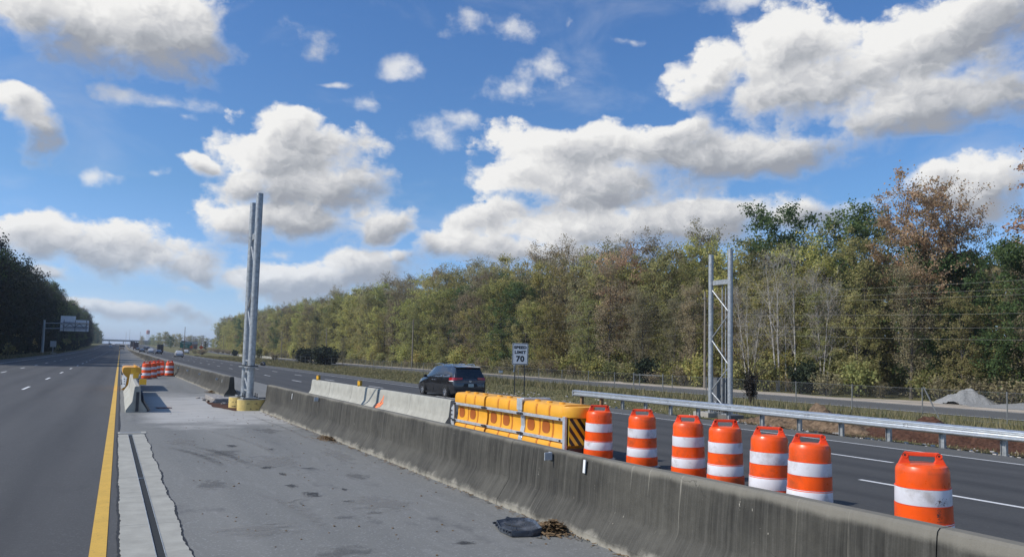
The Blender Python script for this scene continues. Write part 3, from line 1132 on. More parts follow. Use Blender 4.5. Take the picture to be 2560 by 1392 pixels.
def rock(name, c, s, mat, seed, parent=None):
    rr = random.Random(seed)
    bm = bmesh.new()
    bmesh.ops.create_icosphere(bm, subdivisions=2, radius=1)
    for v in bm.verts:
        n = v.co.normalized()
        k = 1 + .22 * math.sin(3.1 * n.x + seed) * math.sin(4.3 * n.y + 1.7 * seed) + rr.uniform(-.10, .10)
        v.co = Vector((n.x * s[0] * k, n.y * s[1] * k, max(n.z * s[2] * k, -.3 * s[2])))
    me = bpy.data.meshes.new(name)
    bm.to_mesh(me)
    bm.free()
    me.materials.append(mat)
    o = bpy.data.objects.new(name, me)
    link(o, parent)
    o.location = c
    o.rotation_euler = (0, 0, rr.uniform(0, 6))
    return o


tag(MB().box((0, 0, .13), (.55, .9, .16), rz=.3, rx=.14).build('broken_slab', M_RUBBLE, loc=(3.42, 31.4, .0), bevel=.02), 'broken concrete slab tipped into the dug soil of the median gap', 'rubble')
for i, (x, y, s) in enumerate([(3.2, 32.6, .20), (3.55, 33.1, .16), (3.25, 30.9, .12), (3.52, 30.0, .11), (3.16, 31.7, .10), (3.75, 31.9, .18), (2.95, 33.6, .09)]):
    tag(rock('concrete_chunk', (x, y, .02), (s, s * .8, s * .55), M_RUBBLE, 20 + i), 'loose grey concrete chunk in the dug soil of the median gap', 'rubble', 'concrete chunks in the median gap')


# ------------------------------------------------------------------ litter on the median
def fibre_pile(name, cx, cy, rx, ry, h, n, seed, label, mats=None):
    rr = random.Random(seed)
    mb = MB()
    for i in range(n):
        a = rr.uniform(0, 6.28)
        d = abs(rr.gauss(0, .5))
        x, y = cx + rx * d * math.cos(a), cy + ry * d * math.sin(a)
        z = rr.uniform(0.004, max(.008, h * math.exp(-d * d * 2)))
        L, w = rr.uniform(.03, .13), rr.uniform(.004, .016)
        t = rr.uniform(0, 6.28)
        e = rr.uniform(-.5, .5)
        dx, dy, dz = math.cos(t) * L / 2, math.sin(t) * L / 2, math.sin(e) * L / 3
        px, py = -math.sin(t) * w, math.cos(t) * w
        mb.quad((x - dx - px, y - dy - py, max(.003, z - dz)), (x + dx - px, y + dy - py, max(.003, z + dz)), (x + dx + px, y + dy + py, max(.003, z + dz) + .006), (x - dx + px, y - dy + py, max(.003, z - dz) + .006))
    o = mb.build(name, M_LITTER)
    return tag(o, label, 'leaf litter', kind='stuff')


fibre_pile('leaf_litter', 4.56, 7.72, .26, .30, .13, 420, 1, 'clump of brown dead leaves beside the black panel')
fibre_pile('leaf_litter', 4.42, 17.7, .26, .85, .05, 380, 2, 'brown dead leaves gathered at the foot of the barrier')
fibre_pile('leaf_litter', 3.9, 38.2, .3, .9, .10, 220, 3, 'heap of brown dead leaves against the far barrier')
fibre_pile('leaf_litter', 3.55, 63.0, .4, 1.4, .12, 200, 4, 'dark heap of leaves by the last left drum')
mb = MB()
rr = random.Random(8)
for i in range(520):
    y = rr.uniform(4.5, 26)
    x = bx(y) - abs(rr.gauss(0, .07)) - .005
    t = rr.uniform(0, 6.28)
    L, w = rr.uniform(.01, .05), rr.uniform(.003, .010)
    dx, dy, px, py = math.cos(t) * L, math.sin(t) * L, -math.sin(t) * w, math.cos(t) * w
    z = rr.uniform(.003, .018)
    mb.quad((x - dx - px, y - dy - py, z), (x + dx - px, y + dy - py, z), (x + dx + px, y + dy + py, z + .004), (x - dx + px, y - dy + py, z + .004))
for i in range(170):
    y = rr.uniform(7, 26)
    x = rr.uniform(1.0, 4.4)
    s = rr.uniform(.004, .013)
    mb.box((x, y, s * .4), (s * 2, s * 1.6, s), rz=rr.uniform(0, 3))
tag(mb.build('grit_and_leaves', M_LITTER), 'line of grit and dead leaves along the barrier foot', 'litter', kind='stuff')

# oil drips and tyre scuffs on the median pavement
M_STAIN = stain_mat('oil_stain', (.045, .044, .043), .62)
M_FAINT = stain_mat('faint_stain', (.10, .097, .092), .30)
M_SCUFF = stain_mat('dust_scuff', (.25, .242, .222), .40)
STAINS = [(2.52, 10.95, .20, .33, M_STAIN), (2.40, 11.75, .14, .24, M_STAIN), (2.36, 13.7, .18, .26, M_STAIN), (2.48, 12.9, .09, .26, M_STAIN), (3.05, 11.2, .07, .18, M_STAIN), (2.86, 10.3, .12, .10, M_STAIN), (2.55, 9.3, .24, .14, M_FAINT), (2.95, 9.45, .20, .14, M_FAINT), (3.0, 13.4, .18, .10, M_STAIN), (1.9, 15.8, .5, 1.0, M_FAINT), (2.2, 17.0, .18, .36, M_STAIN), (1.35, 12.2, .4, .7, M_FAINT), (3.55, 12.3, .3, .5, M_FAINT), (3.4, 7.6, .2, .12, M_STAIN), (2.1, 7.7, .5, .35, M_FAINT), (2.85, 16.2, .15, .22, M_STAIN), (3.4, 20.0, .45, 1.1, M_FAINT),
          (1.5, 9.0, .7, .5, M_SCUFF), (3.2, 10.0, .6, .9, M_SCUFF), (2.6, 14.5, .9, 1.2, M_SCUFF), (1.3, 18.0, .5, 1.2, M_SCUFF), (3.9, 15.0, .4, 1.6, M_SCUFF), (1.6, 6.9, .5, .4, M_FAINT)]
for i, (x, y, rx, ry, m_) in enumerate(STAINS):
    mb = MB()
    mb.quad(*[(math.cos(2 * PI * k / 24), math.sin(2 * PI * k / 24), 0) for k in range(24)])
    o = mb.build('pavement_stain', m_, loc=(x, y, .0035 + .0002 * i))
    o.scale = (rx, ry, 1)
    o['kind'] = 'structure'
def ring_mat(name, col, strength):
    """pale or dark arc rubbed by a turning tyre: strong at mid length and mid width, gone at its ends"""
    m, W, b, out = new_mat(name)
    uv = W.node('ShaderNodeUVMap').outputs[0]
    u, v, _ = W.xyz(uv)
    e = W.math('MULTIPLY', W.step(W.math('ABSOLUTE', W.math('SUBTRACT', u, .5)), .15, .5, 1, 0), W.step(W.math('ABSOLUTE', W.math('SUBTRACT', v, .5)), .05, .5, 1, 0))
    k = W.math('MULTIPLY', W.math('MULTIPLY', e, W.lin(W.noise(objco(W), 9, 5, .65), .35, .62)), strength)
    finish(W, b, col, .8, 0, spec=.3)
    tr = W.node('ShaderNodeBsdfTransparent')
    mx = W.node('ShaderNodeMixShader')
    W.put(mx.inputs[0], k)
    W.nt.links.new(tr.outputs[0], mx.inputs[1])
    W.nt.links.new(b.outputs[0], mx.inputs[2])
    W.nt.links.new(mx.outputs[0], out.inputs[0])
    return m
M_ARCD, M_ARCL = ring_mat('tyre_arc_dark', (.07, .068, .064), .5), ring_mat('tyre_arc_pale', (.27, .262, .24), .5)
def arc(cx, cy, r, a0, a1, w, m_, z, ky=1.5):
    V, F, UV = [], [], []
    for k in range(25):
        a = a0 + (a1 - a0) * k / 24
        for s_ in (-1, 1):
            V.append((cx + (r + s_ * w) * math.cos(a), cy + (r + s_ * w) * math.sin(a) * ky, z))
    for k in range(24):
        F.append((2 * k, 2 * k + 1, 2 * k + 3, 2 * k + 2))
        UV += [(k / 24, 0), (k / 24, 1), ((k + 1) / 24, 1), ((k + 1) / 24, 0)]
    me = mesh_np('tyre_scuff', V, F, m_)
    lay = me.uv_layers.new(name='UVMap')
    lay.data.foreach_set('uv', [c for p in UV for c in p])
    o = bpy.data.objects.new('tyre_scuff', me)
    link(o)
    o['kind'] = 'structure'
for i, (cx, cy, r, a0, a1, w, m_) in enumerate(((2.35, 10.3, .26, .9, 4.4, .05, M_ARCL), (2.40, 10.3, .17, 1.2, 4.2, .03, M_ARCD), (2.9, 12.6, .22, .6, 3.4, .04, M_ARCL), (-2.5, 13.5, 4.2, .02, .66, .12, M_ARCD), (-2.6, 13.3, 4.75, .05, .60, .11, M_ARCD), (-2.5, 13.4, 4.45, .05, .62, .09, M_ARCL), (-1.2, 9.0, 3.4, -.1, .5, .12, M_ARCL), (-3.8, 15.5, 6.6, -.1, .5, .12, M_ARCL))):
    arc(cx, cy, r, a0, a1, w, m_, .0085 + .0003 * i)
V, F, UV = [], [], []
ys = np.linspace(15.5, 25.5, 12)
for k, y in enumerate(ys):
    xc = 3.72 - (25 - y) * -.045 + .04 * math.sin(y)
    V += [(xc - .09, y, .0115), (xc + .09, y, .0115)]
for k in range(11):
    F.append((2 * k, 2 * k + 1, 2 * k + 3, 2 * k + 2))
    UV += [(k / 11, 0), (k / 11, 1), ((k + 1) / 11, 1), ((k + 1) / 11, 0)]
me = mesh_np('pale_drag_mark', V, F, M_ARCL)
me.uv_layers.new(name='UVMap').data.foreach_set('uv', [c for p in UV for c in p])
o = bpy.data.objects.new('pale_drag_mark', me)
link(o)
o['kind'] = 'structure'

# torn black panel
bp = thing('plastic_debris', 'torn black plastic panel with raised rim lying by the barrier foot', 'debris', (4.22, 7.92, 0.0), rz=-.12)
mb = MB()
out = [(-.20, -.30), (.02, -.335), (.19, -.25), (.235, .05), (.20, .30), (.02, .345), (-.19, .27), (-.235, .0)]
def zp(x, y):
    return .028 + .05 * (x + .25) * (y + .35) + .018 * math.sin(9 * x) * math.cos(6 * y)
inn = [(x * .87, y * .89) for x, y in out]
V = [(x, y, zp(x, y) + .030) for x, y in out] + [(x * .96, y * .97, zp(x, y) + .045) for x, y in out] + [(x, y, zp(x, y) + .018) for x, y in inn] + [(x * .5, y * .5, zp(x * .5, y * .5) + .010) for x, y in inn] + [(0, 0, zp(0, 0) + .006)] + [(x * 1.0, y * 1.0, max(.003, zp(x, y) - .02)) for x, y in out]
n = 8
F = []
for k in range(n):
    l = (k + 1) % n
    F += [(k, l, n + l, n + k), (n + k, n + l, 2 * n + l, 2 * n + k), (2 * n + k, 2 * n + l, 3 * n + l, 3 * n + k), (3 * n + k, 3 * n + l, 4 * n), (4 * n + 1 + k, 4 * n + 1 + l, l, k)]
mb.add(V, F)
mb.build('panel_sheet', M_BLKPL, bp, smooth=35)
MB().box((.0, .02, .047), (.018, .42, .012), rz=.5).build('rib', M_BLKPL, bp)
MB().box((-.08, -.1, .045), (.014, .25, .010), rz=-.3).build('rib', M_BLKPL, bp)
for i in range(7):
    a = -.28 + i * .085
    MB().box((-.222, a, zp(-.22, a) + .028), (.035, .022, .022), rz=.1).build('clip', M_BLKPL, bp)
MB().tube([(-.05, .33, .06), (0, .40, .075), (.05, .37, .06), (.10, .40, .05)], .009, 6).build('torn_strap', M_BLKPL, bp)


# ------------------------------------------------------------------ orange drums
def make_drum():
    t = thing('traffic_drum', 'drum', 'traffic drum')
    prof_o = [(.300, .115), (.303, .12), (.303, .19), (.297, .20), (.293, .205)]
    # body: stepped column
    MB().lathe([(.300, .04), (.306, .06), (.306, .205), (.292, .215), (.292, .39), (.290, .40), (.286, .405), (.284, .575), (.276, .58), (.276, .76), (.268, .765), (.266, .925), (.262, .95), (.246, .985), (.215, 1.000), (.12, 1.008), (.0, 1.01)], 40, caps=False).build('barrel', M_ORANGE, t, smooth=30)
    MB().lathe([(.2955, .222), (.2965, .225), (.2915, .398), (.2905, .40)], 40, caps=False).build('reflective_band', M_SHEET, t, smooth=30)
    MB().lathe([(.2795, .585), (.2805, .588), (.2785, .755), (.277, .757)], 40, caps=False).build('reflective_band', M_SHEET, t, smooth=30)
    # moulded rims between the bands
    for z, r in ((.212, .3015), (.402, .293), (.578, .2845), (.762, .2795)):
        MB().lathe([(r - .012, z - .006), (r, z - .002), (r, z + .002), (r - .012, z + .006)], 40, caps=False).build('rim', M_ORANGE2, t, smooth=50)
    MB().lathe([(.36, 0), (.36, .035), (.32, .055), (.30, .06)], 32, caps=False).build('rubber_base', M_BLKPL, t, smooth=40)
    # cast handle: two gusseted uprights and a bar, with round lamp sockets
    def gusset(s):
        pl = [(s * .235, .975), (s * .232, 1.0), (s * .185, 1.10), (s * .165, 1.125), (s * .13, 1.125), (s * .125, 1.085), (s * .13, 1.045), (s * .105, .995)]
        return MB().prism(pl, -.030, .030, 'Y')
    h = gusset(1)
    h.f_len = 0
    g2 = gusset(-1)
    h.add(g2.v, g2.f)
    h.prism([(-.14, 1.082), (-.14, 1.124), (.14, 1.124), (.14, 1.082)], -.029, .029, 'Y')
    h.build('handle', M_ORANGE2, t, bevel=.008)
    for s in (-1, 1):
        MB().lathe([(.030, -.036), (.030, -.030), (.018, -.029), (.015, -.020), (0, -.020)], 14, (s * .165, 0, 1.090), 'Y', caps=False).build('lamp_socket', M_ORANGE2, t, smooth=30)
        MB().lathe([(.013, -.030), (0, -.030)], 10, (s * .165, 0, 1.090), 'Y', caps=False).build('socket_bolt', M_DKSTEEL, t)
    return t


drum0 = make_drum()
ND = 0
def put_drum(x, y, rz, label, group, tilt=(0, 0), sc=1.0):
    global ND
    o = drum0 if ND == 0 else copy_tree(drum0)
    ND += 1
    o.location = (x, y, G(x, y) + .004)
    o.rotation_euler = (tilt[0], tilt[1], rz)
    o.scale = (sc, sc, sc)
    o['label'] = label
    o['group'] = group
    if sc == 1.0 and tilt == (0, 0):
        o.rotation_euler = (.016 * math.sin(7.1 * ND), .014 * math.cos(5.3 * ND), rz)
    return o


GR = 'orange drums along the far side of the median barrier'
put_drum(8.97, 13.40, -.35, 'orange and white drum overlapping the striped nose of the yellow crash cushion', GR)
put_drum(9.23, 12.25, -.62, 'second orange drum from the yellow crash cushion, standing alone right of its neighbour', GR)
put_drum(9.12, 10.74, -.95, 'third orange drum from the crash cushion, with handle turned edge on', GR)
put_drum(9.11, 9.80, -.45, 'fourth orange drum from the crash cushion, below the braced steel posts', GR)
put_drum(8.74, 8.48, -.80, 'fifth orange drum, half hidden behind the overlapping sixth drum', GR)
put_drum(8.36, 7.40, -.72, 'sixth orange drum with smudged white band, second nearest to the camera', GR)
put_drum(7.88, 5.42, -.85, 'nearest orange drum, largest, with black scuffs on its white band', GR, (.01, -.015), 1.0)
GL = 'orange drums on the paved median behind the left crash cushion'
put_drum(1.61, 54.85, .1, 'left median drum beside the yellow cushion, leftmost of its row', GL)
put_drum(2.02, 56.5, -.4, 'second left median drum, tucked behind the leftmost one', GL)
put_drum(2.36, 59.7, .3, 'third left median drum, left half of the overlapping middle pair', GL)
put_drum(2.70, 61.3, -.2, 'fourth left median drum, right half of the overlapping middle pair', GL)
put_drum(3.30, 60.8, .5, 'single left median drum standing apart close to the dark barrier', GL)
# scuffs on the nearest drum: rubber scrapes on its skin
mb = MB()
rr = random.Random(12)
for (a0, z0, n, sa, sz, big) in ((-1.92, .62, 34, .11, .03, .006), (-1.98, .49, 46, .05, .05, .006), (-2.05, .49, 4, .015, .025, .013), (-1.80, .615, 3, .02, .01, .014), (-1.95, .645, 22, .03, .012, .006)):
    for i in range(n):
        a = rr.gauss(a0, sa)
        z = min(.755, max(.43, rr.gauss(z0, sz)))
        r = (.2795 if z > .575 else .2865) * 1.0 + .004
        s = rr.uniform(.2, 1) * big
        k = s / r
        c = [(a - k, z - s * .35), (a + k * .2, z - s * .7), (a + k, z + s * .1), (a + k * .3, z + s * .8), (a - k * .6, z + s * .5)]
        mb.quad(*[(r * math.cos(u), r * math.sin(u), w) for u, w in c])
sc = mb.build('scuff_marks', simple('rubber_scuff', (.085, .050, .045), .8), None)
dn = [o for o in bpy.data.objects if o.name.startswith('traffic_drum') and o['label'].startswith('nearest')][0]
sc.parent = dn
sc.scale = (1, 1, 1)
sc.rotation_euler = (0, 0, .85)


# ------------------------------------------------------------------ crash cushions
def cushion_half(mirror=1):
    pass


M_YELS = simple('yellow_socket_shade', (.34, .085, .006), .6, 0, .1, 3)


def make_cushion(label, loc, rz, marker=True, L=1.72):
    """local frame: +Y away from the nose; nose at y=0"""
    t = thing('crash_cushion', label, 'crash cushion', loc, rz)
    n = 3

    def section(y, s=1.0):
        # overhanging cap, waisted side, flared foot
        h = [(.37, .05), (.385, .10), (.385, .22), (.345, .29), (.305, .40), (.290, .54), (.292, .66), (.312, .76), (.345, .80), (.390, .825), (.398, .86), (.394, .98), (.374, 1.05), (.325, 1.08), (.20, 1.09)]
        return [(x * s, y, z) for x, z in h] + [(-x * s, y, z) for x, z in reversed(h)]

    for i in range(n):
        y0 = .10 + i * (L + .10)
        y1 = y0 + L
        # modules with three shallow vertical grooves
        gs = [y0, y0 + .02]
        for g in (.30, .62):
            gy = y0 + L * g
            gs += [gy - .05, gy - .03, gy + .03, gy + .05]
        gs += [y1 - .02, y1]
        ss = [.97, 1.0] + [1.0, .955, .955, 1.0] * 2 + [1.0, .97]
        mb = MB()
        mb.ring([section(y, s) for y, s in zip(gs, ss)])
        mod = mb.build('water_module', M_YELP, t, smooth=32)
        # socket discs lie flush on the waist, both sides; recess shade is painted dark
        for side in (-1, 1):
            for g in (.46, .84):
                cy = y0 + L * g
                pts = []
                for k in range(16):
                    a = 2 * PI * k / 16
                    ca, sa = math.cos(a), math.sin(a)
                    u = .165 * math.copysign(abs(ca) ** .7, ca)
                    w = .140 * math.copysign(abs(sa) ** .7, sa)
                    pts.append((u, w))
                xs = side * .306
                mb = MB()
                wx_ = lambda z: float(np.interp(z, [.29, .40, .54, .66, .76, .80], [.345, .305, .290, .292, .312, .345]))
                R0 = [(side * (wx_(.565 + w) + .007), cy + u, .565 + w) for u, w in pts]
                R1 = [(side * (wx_(.565 + w * .9) + .0035), cy + u * .90, .565 + w * .90) for u, w in pts]
                mb.ring([R0, R1], caps=False)
                mb.ring([R1, [(side * (wx_(.565 + w * .45) + .003), cy + u * .45, .565 + w * .45) for u, w in pts], [(side * (wx_(.565) + .003), cy + u * .02, .565 + w * .02) for u, w in pts]], False)
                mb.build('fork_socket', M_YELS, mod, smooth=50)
            # strips lining the grooves, their inner shade painted as darker yellow
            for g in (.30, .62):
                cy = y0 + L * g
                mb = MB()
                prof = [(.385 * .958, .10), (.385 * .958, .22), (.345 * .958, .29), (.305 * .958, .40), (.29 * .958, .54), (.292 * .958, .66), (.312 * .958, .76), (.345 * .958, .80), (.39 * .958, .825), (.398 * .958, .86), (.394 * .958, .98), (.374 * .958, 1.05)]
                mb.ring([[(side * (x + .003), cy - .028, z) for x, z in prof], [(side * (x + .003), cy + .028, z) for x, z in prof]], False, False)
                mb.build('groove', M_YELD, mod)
        # filler caps along the top
        for g in (.2, .5, .8):
            MB().lathe([(.07, 1.08), (.07, 1.115), (.055, 1.125), (0, 1.125)], 14, (-.17, y0 + L * g, 0), caps=False).build('filler_cap', M_YELP, mod, smooth=35)
        # steel straps
        for side in (-1, 1):
            for z, xo in ((.785, .385), (.335, .375)):
                MB().box((side * xo, (y0 + y1) / 2, z), (.03, L + .06, .066)).build('steel_strap', M_STEEL, t, bevel=.005)
                for yb in (y0 + .07, y1 - .07):
                    MB().tube([(side * (xo + .01), yb, z), (side * (xo + .04), yb, z)], .022, 8).build('strap_bolt', M_DKSTEEL, t)
                MB().box((side * (xo + .02), y1 + .04, z), (.06, .14, .06)).build('hinge', M_DKSTEEL, t, bevel=.006)
    # steel diaphragm after the first module
    yd = .10 + L + .05
    MB().prism([(.40, .05), (.40, .24), (.36, .32), (.32, .5), (.34, .74), (.42, .80), (.42, 1.06), (.36, 1.14), (-.36, 1.14), (-.42, 1.06), (-.42, .80), (-.34, .74), (-.32, .5), (-.36, .32), (-.40, .24), (-.40, .05)], yd - .085, yd + .085, 'Y').build('diaphragm', M_STEEL, t, bevel=.01)
    MB().box((-.43, yd - .02, 1.0), (.02, .24, .27)).build('diaphragm_plate', M_STEEL, t, bevel=.004)
    # transition panel to the concrete barrier at the far end
    ye = .10 + n * (L + .10)
    for s in (-1, 1):
        MB().add([(s * .40, ye - .08, .10), (s * .40, ye - .08, .78), (s * .215, ye + .50, .62), (s * .26, ye + .42, .22), (s * .37, ye - .05, .10), (s * .37, ye - .05, .78), (s * .185, ye + .50, .62), (s * .23, ye + .42, .22)],
                 [(0, 1, 2, 3), (4, 7, 6, 5), (0, 4, 5, 1), (1, 5, 6, 2), (2, 6, 7, 3), (3, 7, 4, 0)]).build('transition_panel', M_STEEL, t)
        for k in range(3):
            for d in (0, .06):
                p = Vector((s * (.275 + d * .3), ye + .33 - d, .34 + .11 * k))
                MB().tube([p, p + Vector((s * .03, 0, 0))], .022, 6).build('panel_bolt', M_DKSTEEL, t)
    # nose: end posts, marker, rounded cap
    for s in (-1, 1):
        MB().box((s * .375, .02, .45), (.06, .09, .80)).build('end_post', M_STEEL, t, bevel=.004)
        MB().tube([(s * .36, -.02, .12), (s * .36, -.05, .12)], .03, 10).build('pin_head', M_DKSTEEL, t)
    mb = MB()
    cap = [(.395, 0.10)] + [(.395 * math.cos(a), .10 - .34 * math.sin(a)) for a in np.linspace(0.15, PI - .15, 12)] + [(-.395, .10)]
    mb.prism(cap, .83, 1.06, 'Z')
    mb.build('nose_cap', M_YELP, t, smooth=35, bevel=.015)
    MB().box((0, -.02, .10), (.62, .10, .16)).build('nose_sled', M_DKSTEEL, t, bevel=.006)
    if marker:
        mk = MB()
        x0, x1, z0, z1, ym = -.335, .335, .25, .81, -.075
        mk.box(((x0 + x1) / 2, ym, (z0 + z1) / 2), (x1 - x0, .012, z1 - z0))
        mo = mk.build('object_marker', M_YMARK, t)
        # black diagonal stripes clipped to the panel
        def clip(poly, f):
            outp = []
            for i in range(len(poly)):
                a, b = poly[i], poly[(i + 1) % len(poly)]
                fa, fb = f(a), f(b)
                if fa >= 0:
                    outp.append(a)
                if fa * fb < 0:
                    k = fa / (fa - fb)
                    outp.append((a[0] + (b[0] - a[0]) * k, a[1] + (b[1] - a[1]) * k))
            return outp
        for c0 in np.arange(-.62, .9, .235):
            rect = [(x0, z0), (x1, z0), (x1, z1), (x0, z1)]
            sl = 1.25
            p = clip(rect, lambda q: (q[1] + sl * (q[0] - x0)) - (z0 + c0))
            if len(p) > 2:
                p = clip(p, lambda q: (z0 + c0 + .118) - (q[1] + sl * (q[0] - x0)))
            if len(p) > 2:
                MB().quad(*[(u, ym - .0085, w) for u, w in p]).build('black_stripe', M_BLACK, mo)
        MB().box((0, -.03, .50), (.60, .06, .50)).build('marker_backing', M_DKSTEEL, t)
    return t


cushion_rz = math.atan2(-(8.22 - 8.60), 19.6 - 13.85)
make_cushion('yellow water filled crash cushion with steel straps and striped nose behind the barrier', (8.80, 13.85, G(8.80, 13.85)), math.atan2(.20, 5.6), True)
make_cushion('yellow crash cushion end beyond the left precast barrier, seen from behind', (.56, 45.2, 0), PI, False)


# ------------------------------------------------------------------ guard rail
def rail_x(y):
    return float(np.interp(y, [-20, 12, 34.6, 40], [22.35, 22.05, 21.65, 21.6]))


gr = thing('guard_rail', 'galvanised steel guard rail on posts along the right shoulder', 'guard rail', (0, 0, 0))
WP = [(0, .155), (-.018, .150), (-.078, .112), (-.083, .095), (-.078, .066), (-.018, .022), (-.010, .0)]
WPF = WP + [(x, -z) for x, z in reversed(WP[:-1])]
y = 34.7
first = True
k = 0
while y > -14:
    ye = y - 3.81
    rings = []
    off = .004 * (k % 2)
    for yy in (y + (.16 if not first else 0), (y + ye) / 2, ye):
        x = rail_x(yy) - off
        zc = G(x, yy) + .575
        rings.append([(x + px, yy, zc + pz) for px, pz in WPF])
    back = [[(p[0] + .006, p[1], p[2]) for p in r] for r in rings]
    mb = MB()
    mb.ring([r + list(reversed(b)) for r, b in zip(rings, back)], True)
    mb.build('rail_beam', M_GALVW, gr, smooth=28)
    for dz in (-.065, .065):
        for dy in (-.05, .08):
            MB().lathe([(.016, 0), (.010, -.012), (0, -.014)], 8, (rail_x(ye) - .030, ye + dy, G(22, ye) + .575 + dz * .5), 'X', caps=False).build('splice_bolt', M_DKSTEEL, gr)
    first = False
    y = ye
    k += 1
# rounded end shoe
MB().tube([(rail_x(34.75) - .05, 34.75, G(22, 34.7) + .42), (rail_x(34.75) - .05, 34.75, G(22, 34.7) + .73)], .05, 10).build('end_shoe', M_GALV, gr)
y = 34.2
i = 0
while y > -14:
    x = rail_x(y) + .17
    g = G(x, y)
    wood = i < 2
    if wood:
        MB().box((x, y, g + .32), (.15, .15, .80)).build('wooden_post', M_WOOD, gr, bevel=.008)
    else:
        MB().box((x, y, g + .30), (.010, .15, .80)).box((x - .0, y - .075, g + .30), (.10, .010, .80)).box((x, y + .075, g + .30), (.10, .010, .80)).build('steel_post', M_GALV, gr)
    MB().box((x - .105, y, g + .585), (.10, .14, .33)).build('blockout', M_DKSTEEL if not wood else M_WOOD, gr, bevel=.006)
    y -= 1.78
    i += 1


# ------------------------------------------------------------------ speed limit sign
def text_mesh(s, size, mat, name, parent, loc, rot, bold=0.0, sx=1.0, space=1.0):
    cu = bpy.data.curves.new(name, 'FONT')
    cu.body = s
    cu.size = size
    cu.align_x = 'CENTER'
    cu.align_y = 'CENTER'
    cu.offset = bold
    cu.space_character = space
    cu.extrude = .001
    o = bpy.data.objects.new(name, cu)
    COL.objects.link(o)
    bpy.context.view_layer.update()
    dg = bpy.context.evaluated_depsgraph_get()
    me = bpy.data.meshes.new_from_object(o.evaluated_get(dg))
    bpy.data.objects.remove(o)
    me.materials.clear()
    me.materials.append(mat)
    r = bpy.data.objects.new(name, me)
    link(r, parent)
    r.location = loc
    r.rotation_euler = rot
    r.scale = (sx, 1, 1)
    return r


def rrect(w, h, r, n=5):
    pts = []
    for cx, cz, a0 in ((w / 2 - r, h / 2 - r, 0), (-w / 2 + r, h / 2 - r, PI / 2), (-w / 2 + r, -h / 2 + r, PI), (w / 2 - r, -h / 2 + r, 3 * PI / 2)):
        for k in range(n + 1):
            a = a0 + PI / 2 * k / n
            pts.append((cx + r * math.cos(a), cz + r * math.sin(a)))
    return pts


sl = thing('speed_limit_sign', 'white rectangular speed limit seventy sign on two dark posts', 'road sign', (23.65, 44.75, G(23.65, 44.75)), -.30)
W_, H_ = 1.08, 1.42
zc = 1.95 + H_ / 2
MB().prism([(x, z + zc) for x, z in rrect(W_, H_, .07)], -.006, .006, 'Y').build('sign_panel', M_SIGNW, sl)
mb = MB()
a, b = rrect(W_ - .045, H_ - .045, .055), rrect(W_ - .115, H_ - .115, .035)
mb.ring([[(x, -.0085, z + zc) for x, z in a], [(x, -.0085, z + zc) for x, z in b]], False)
mb.build('sign_border', M_BLACK, sl)
rot = (PI / 2, 0, 0)
text_mesh('SPEED', .255, M_BLACK, 'lettering', sl, (0, -.0085, zc + .42), rot, .014, 1.15, 1.08)
text_mesh('LIMIT', .255, M_BLACK, 'lettering', sl, (0, -.0085, zc + .10), rot, .014, 1.15, 1.12)
text_mesh('70', .50, M_BLACK, 'numerals', sl, (0, -.0085, zc - .34), rot, .022, 1.05, 1.10)
for s in (-.33, .33):
    MB().box((s, .035, 1.6), (.06, .05, 3.3)).build('sign_post', M_DKSTEEL, sl)
# small white plate on a stake, and scrap caught on the fence behind the sign
mk = thing('marker_stake', 'low stake with a small white plate in the grass left of the speed sign', 'marker', (38.0, 76.5, G(38, 76.5)))
MB().tube([(0, 0, 0), (0, 0, 1.2)], .025, 6).build('stake', M_FENCE, mk)
MB().box((0, -.03, 1.13), (.48, .02, .26)).build('plate', M_TRASH, mk)
mb = MB()
rings = []
for i in range(6):
    t_ = i / 5
    rings.append([(.18 * t_ - .16 + .05 * math.sin(5 * t_), 0.03 * math.sin(7 * t_), t_ * .85), (.18 * t_ + .10 + .05 * math.sin(4 * t_ + 1), .05 * math.sin(5 * t_), t_ * .85 + .06)])
mb.ring(rings, False, False)
tag(mb.build('plastic_scrap', M_TRASH, loc=(39.0, 75.2, G(39, 75.2) + 1.15)), 'twisted white plastic scrap caught on the wire fence left of the speed sign', 'litter')

# ------------------------------------------------------------------ right post base, cabinet, spoil heaps
pad = thing('post_footing', 'concrete footing slab under the braced steel posts behind the guard rail', 'footing', (24.05, 26.2, G(24.05, 26.2)))
MB().box((0, .75, .03), (1.0, 1.0, .30)).build('footing_block', M_PAD, pad, bevel=.02)
MB().box((.02, -.62, .03), (.85, .75, .26)).build('footing_block', simple('dark_pad', (.13, .12, .11), .8), pad, bevel=.02)
g = G(24.8, 27.0)
cab_ = thing('control_cabinet', 'dark grey equipment cabinet behind the braced steel posts', 'cabinet', (24.75, 27.0, g))
MB().box((0, 0, .95), (.55, 1.0, 1.60)).build('cabinet_body', M_CAB, cab_, bevel=.015)
MB().box((-.285, 0, .95), (.015, .86, 1.45)).build('cabinet_door', simple('cabinet_door_grey', (.15, .155, .16), .5, .3), cab_)
MB().box((-.30, .36, .95), (.02, .03, .18)).build('door_handle', M_STEEL, cab_)
MB().box((0, 0, .07), (.5, .9, .14)).build('cabinet_plinth', M_PAD, cab_)
cl = thing('conduit_rack', 'low galvanised conduit rack with bent pipes at the foot of the posts', 'conduit', (23.9, 26.25, G(23.9, 26.25)))
MB().tube([(0, -.45, .32), (0, .45, .32)], .035, 8).build('rack_bar', M_GALV, cl)
for yy in (-.25, .22):
    MB().tube([(0, yy, 0), (0, yy, .32)], .022, 6).build('rack_leg', M_GALV, cl)
MB().tube([(0, .30, .62), (0, .18, .45), (0, 0, .40), (0, -.15, .45), (0, -.25, .62)], .026, 8).build('bent_pipe', M_GALV, cl)
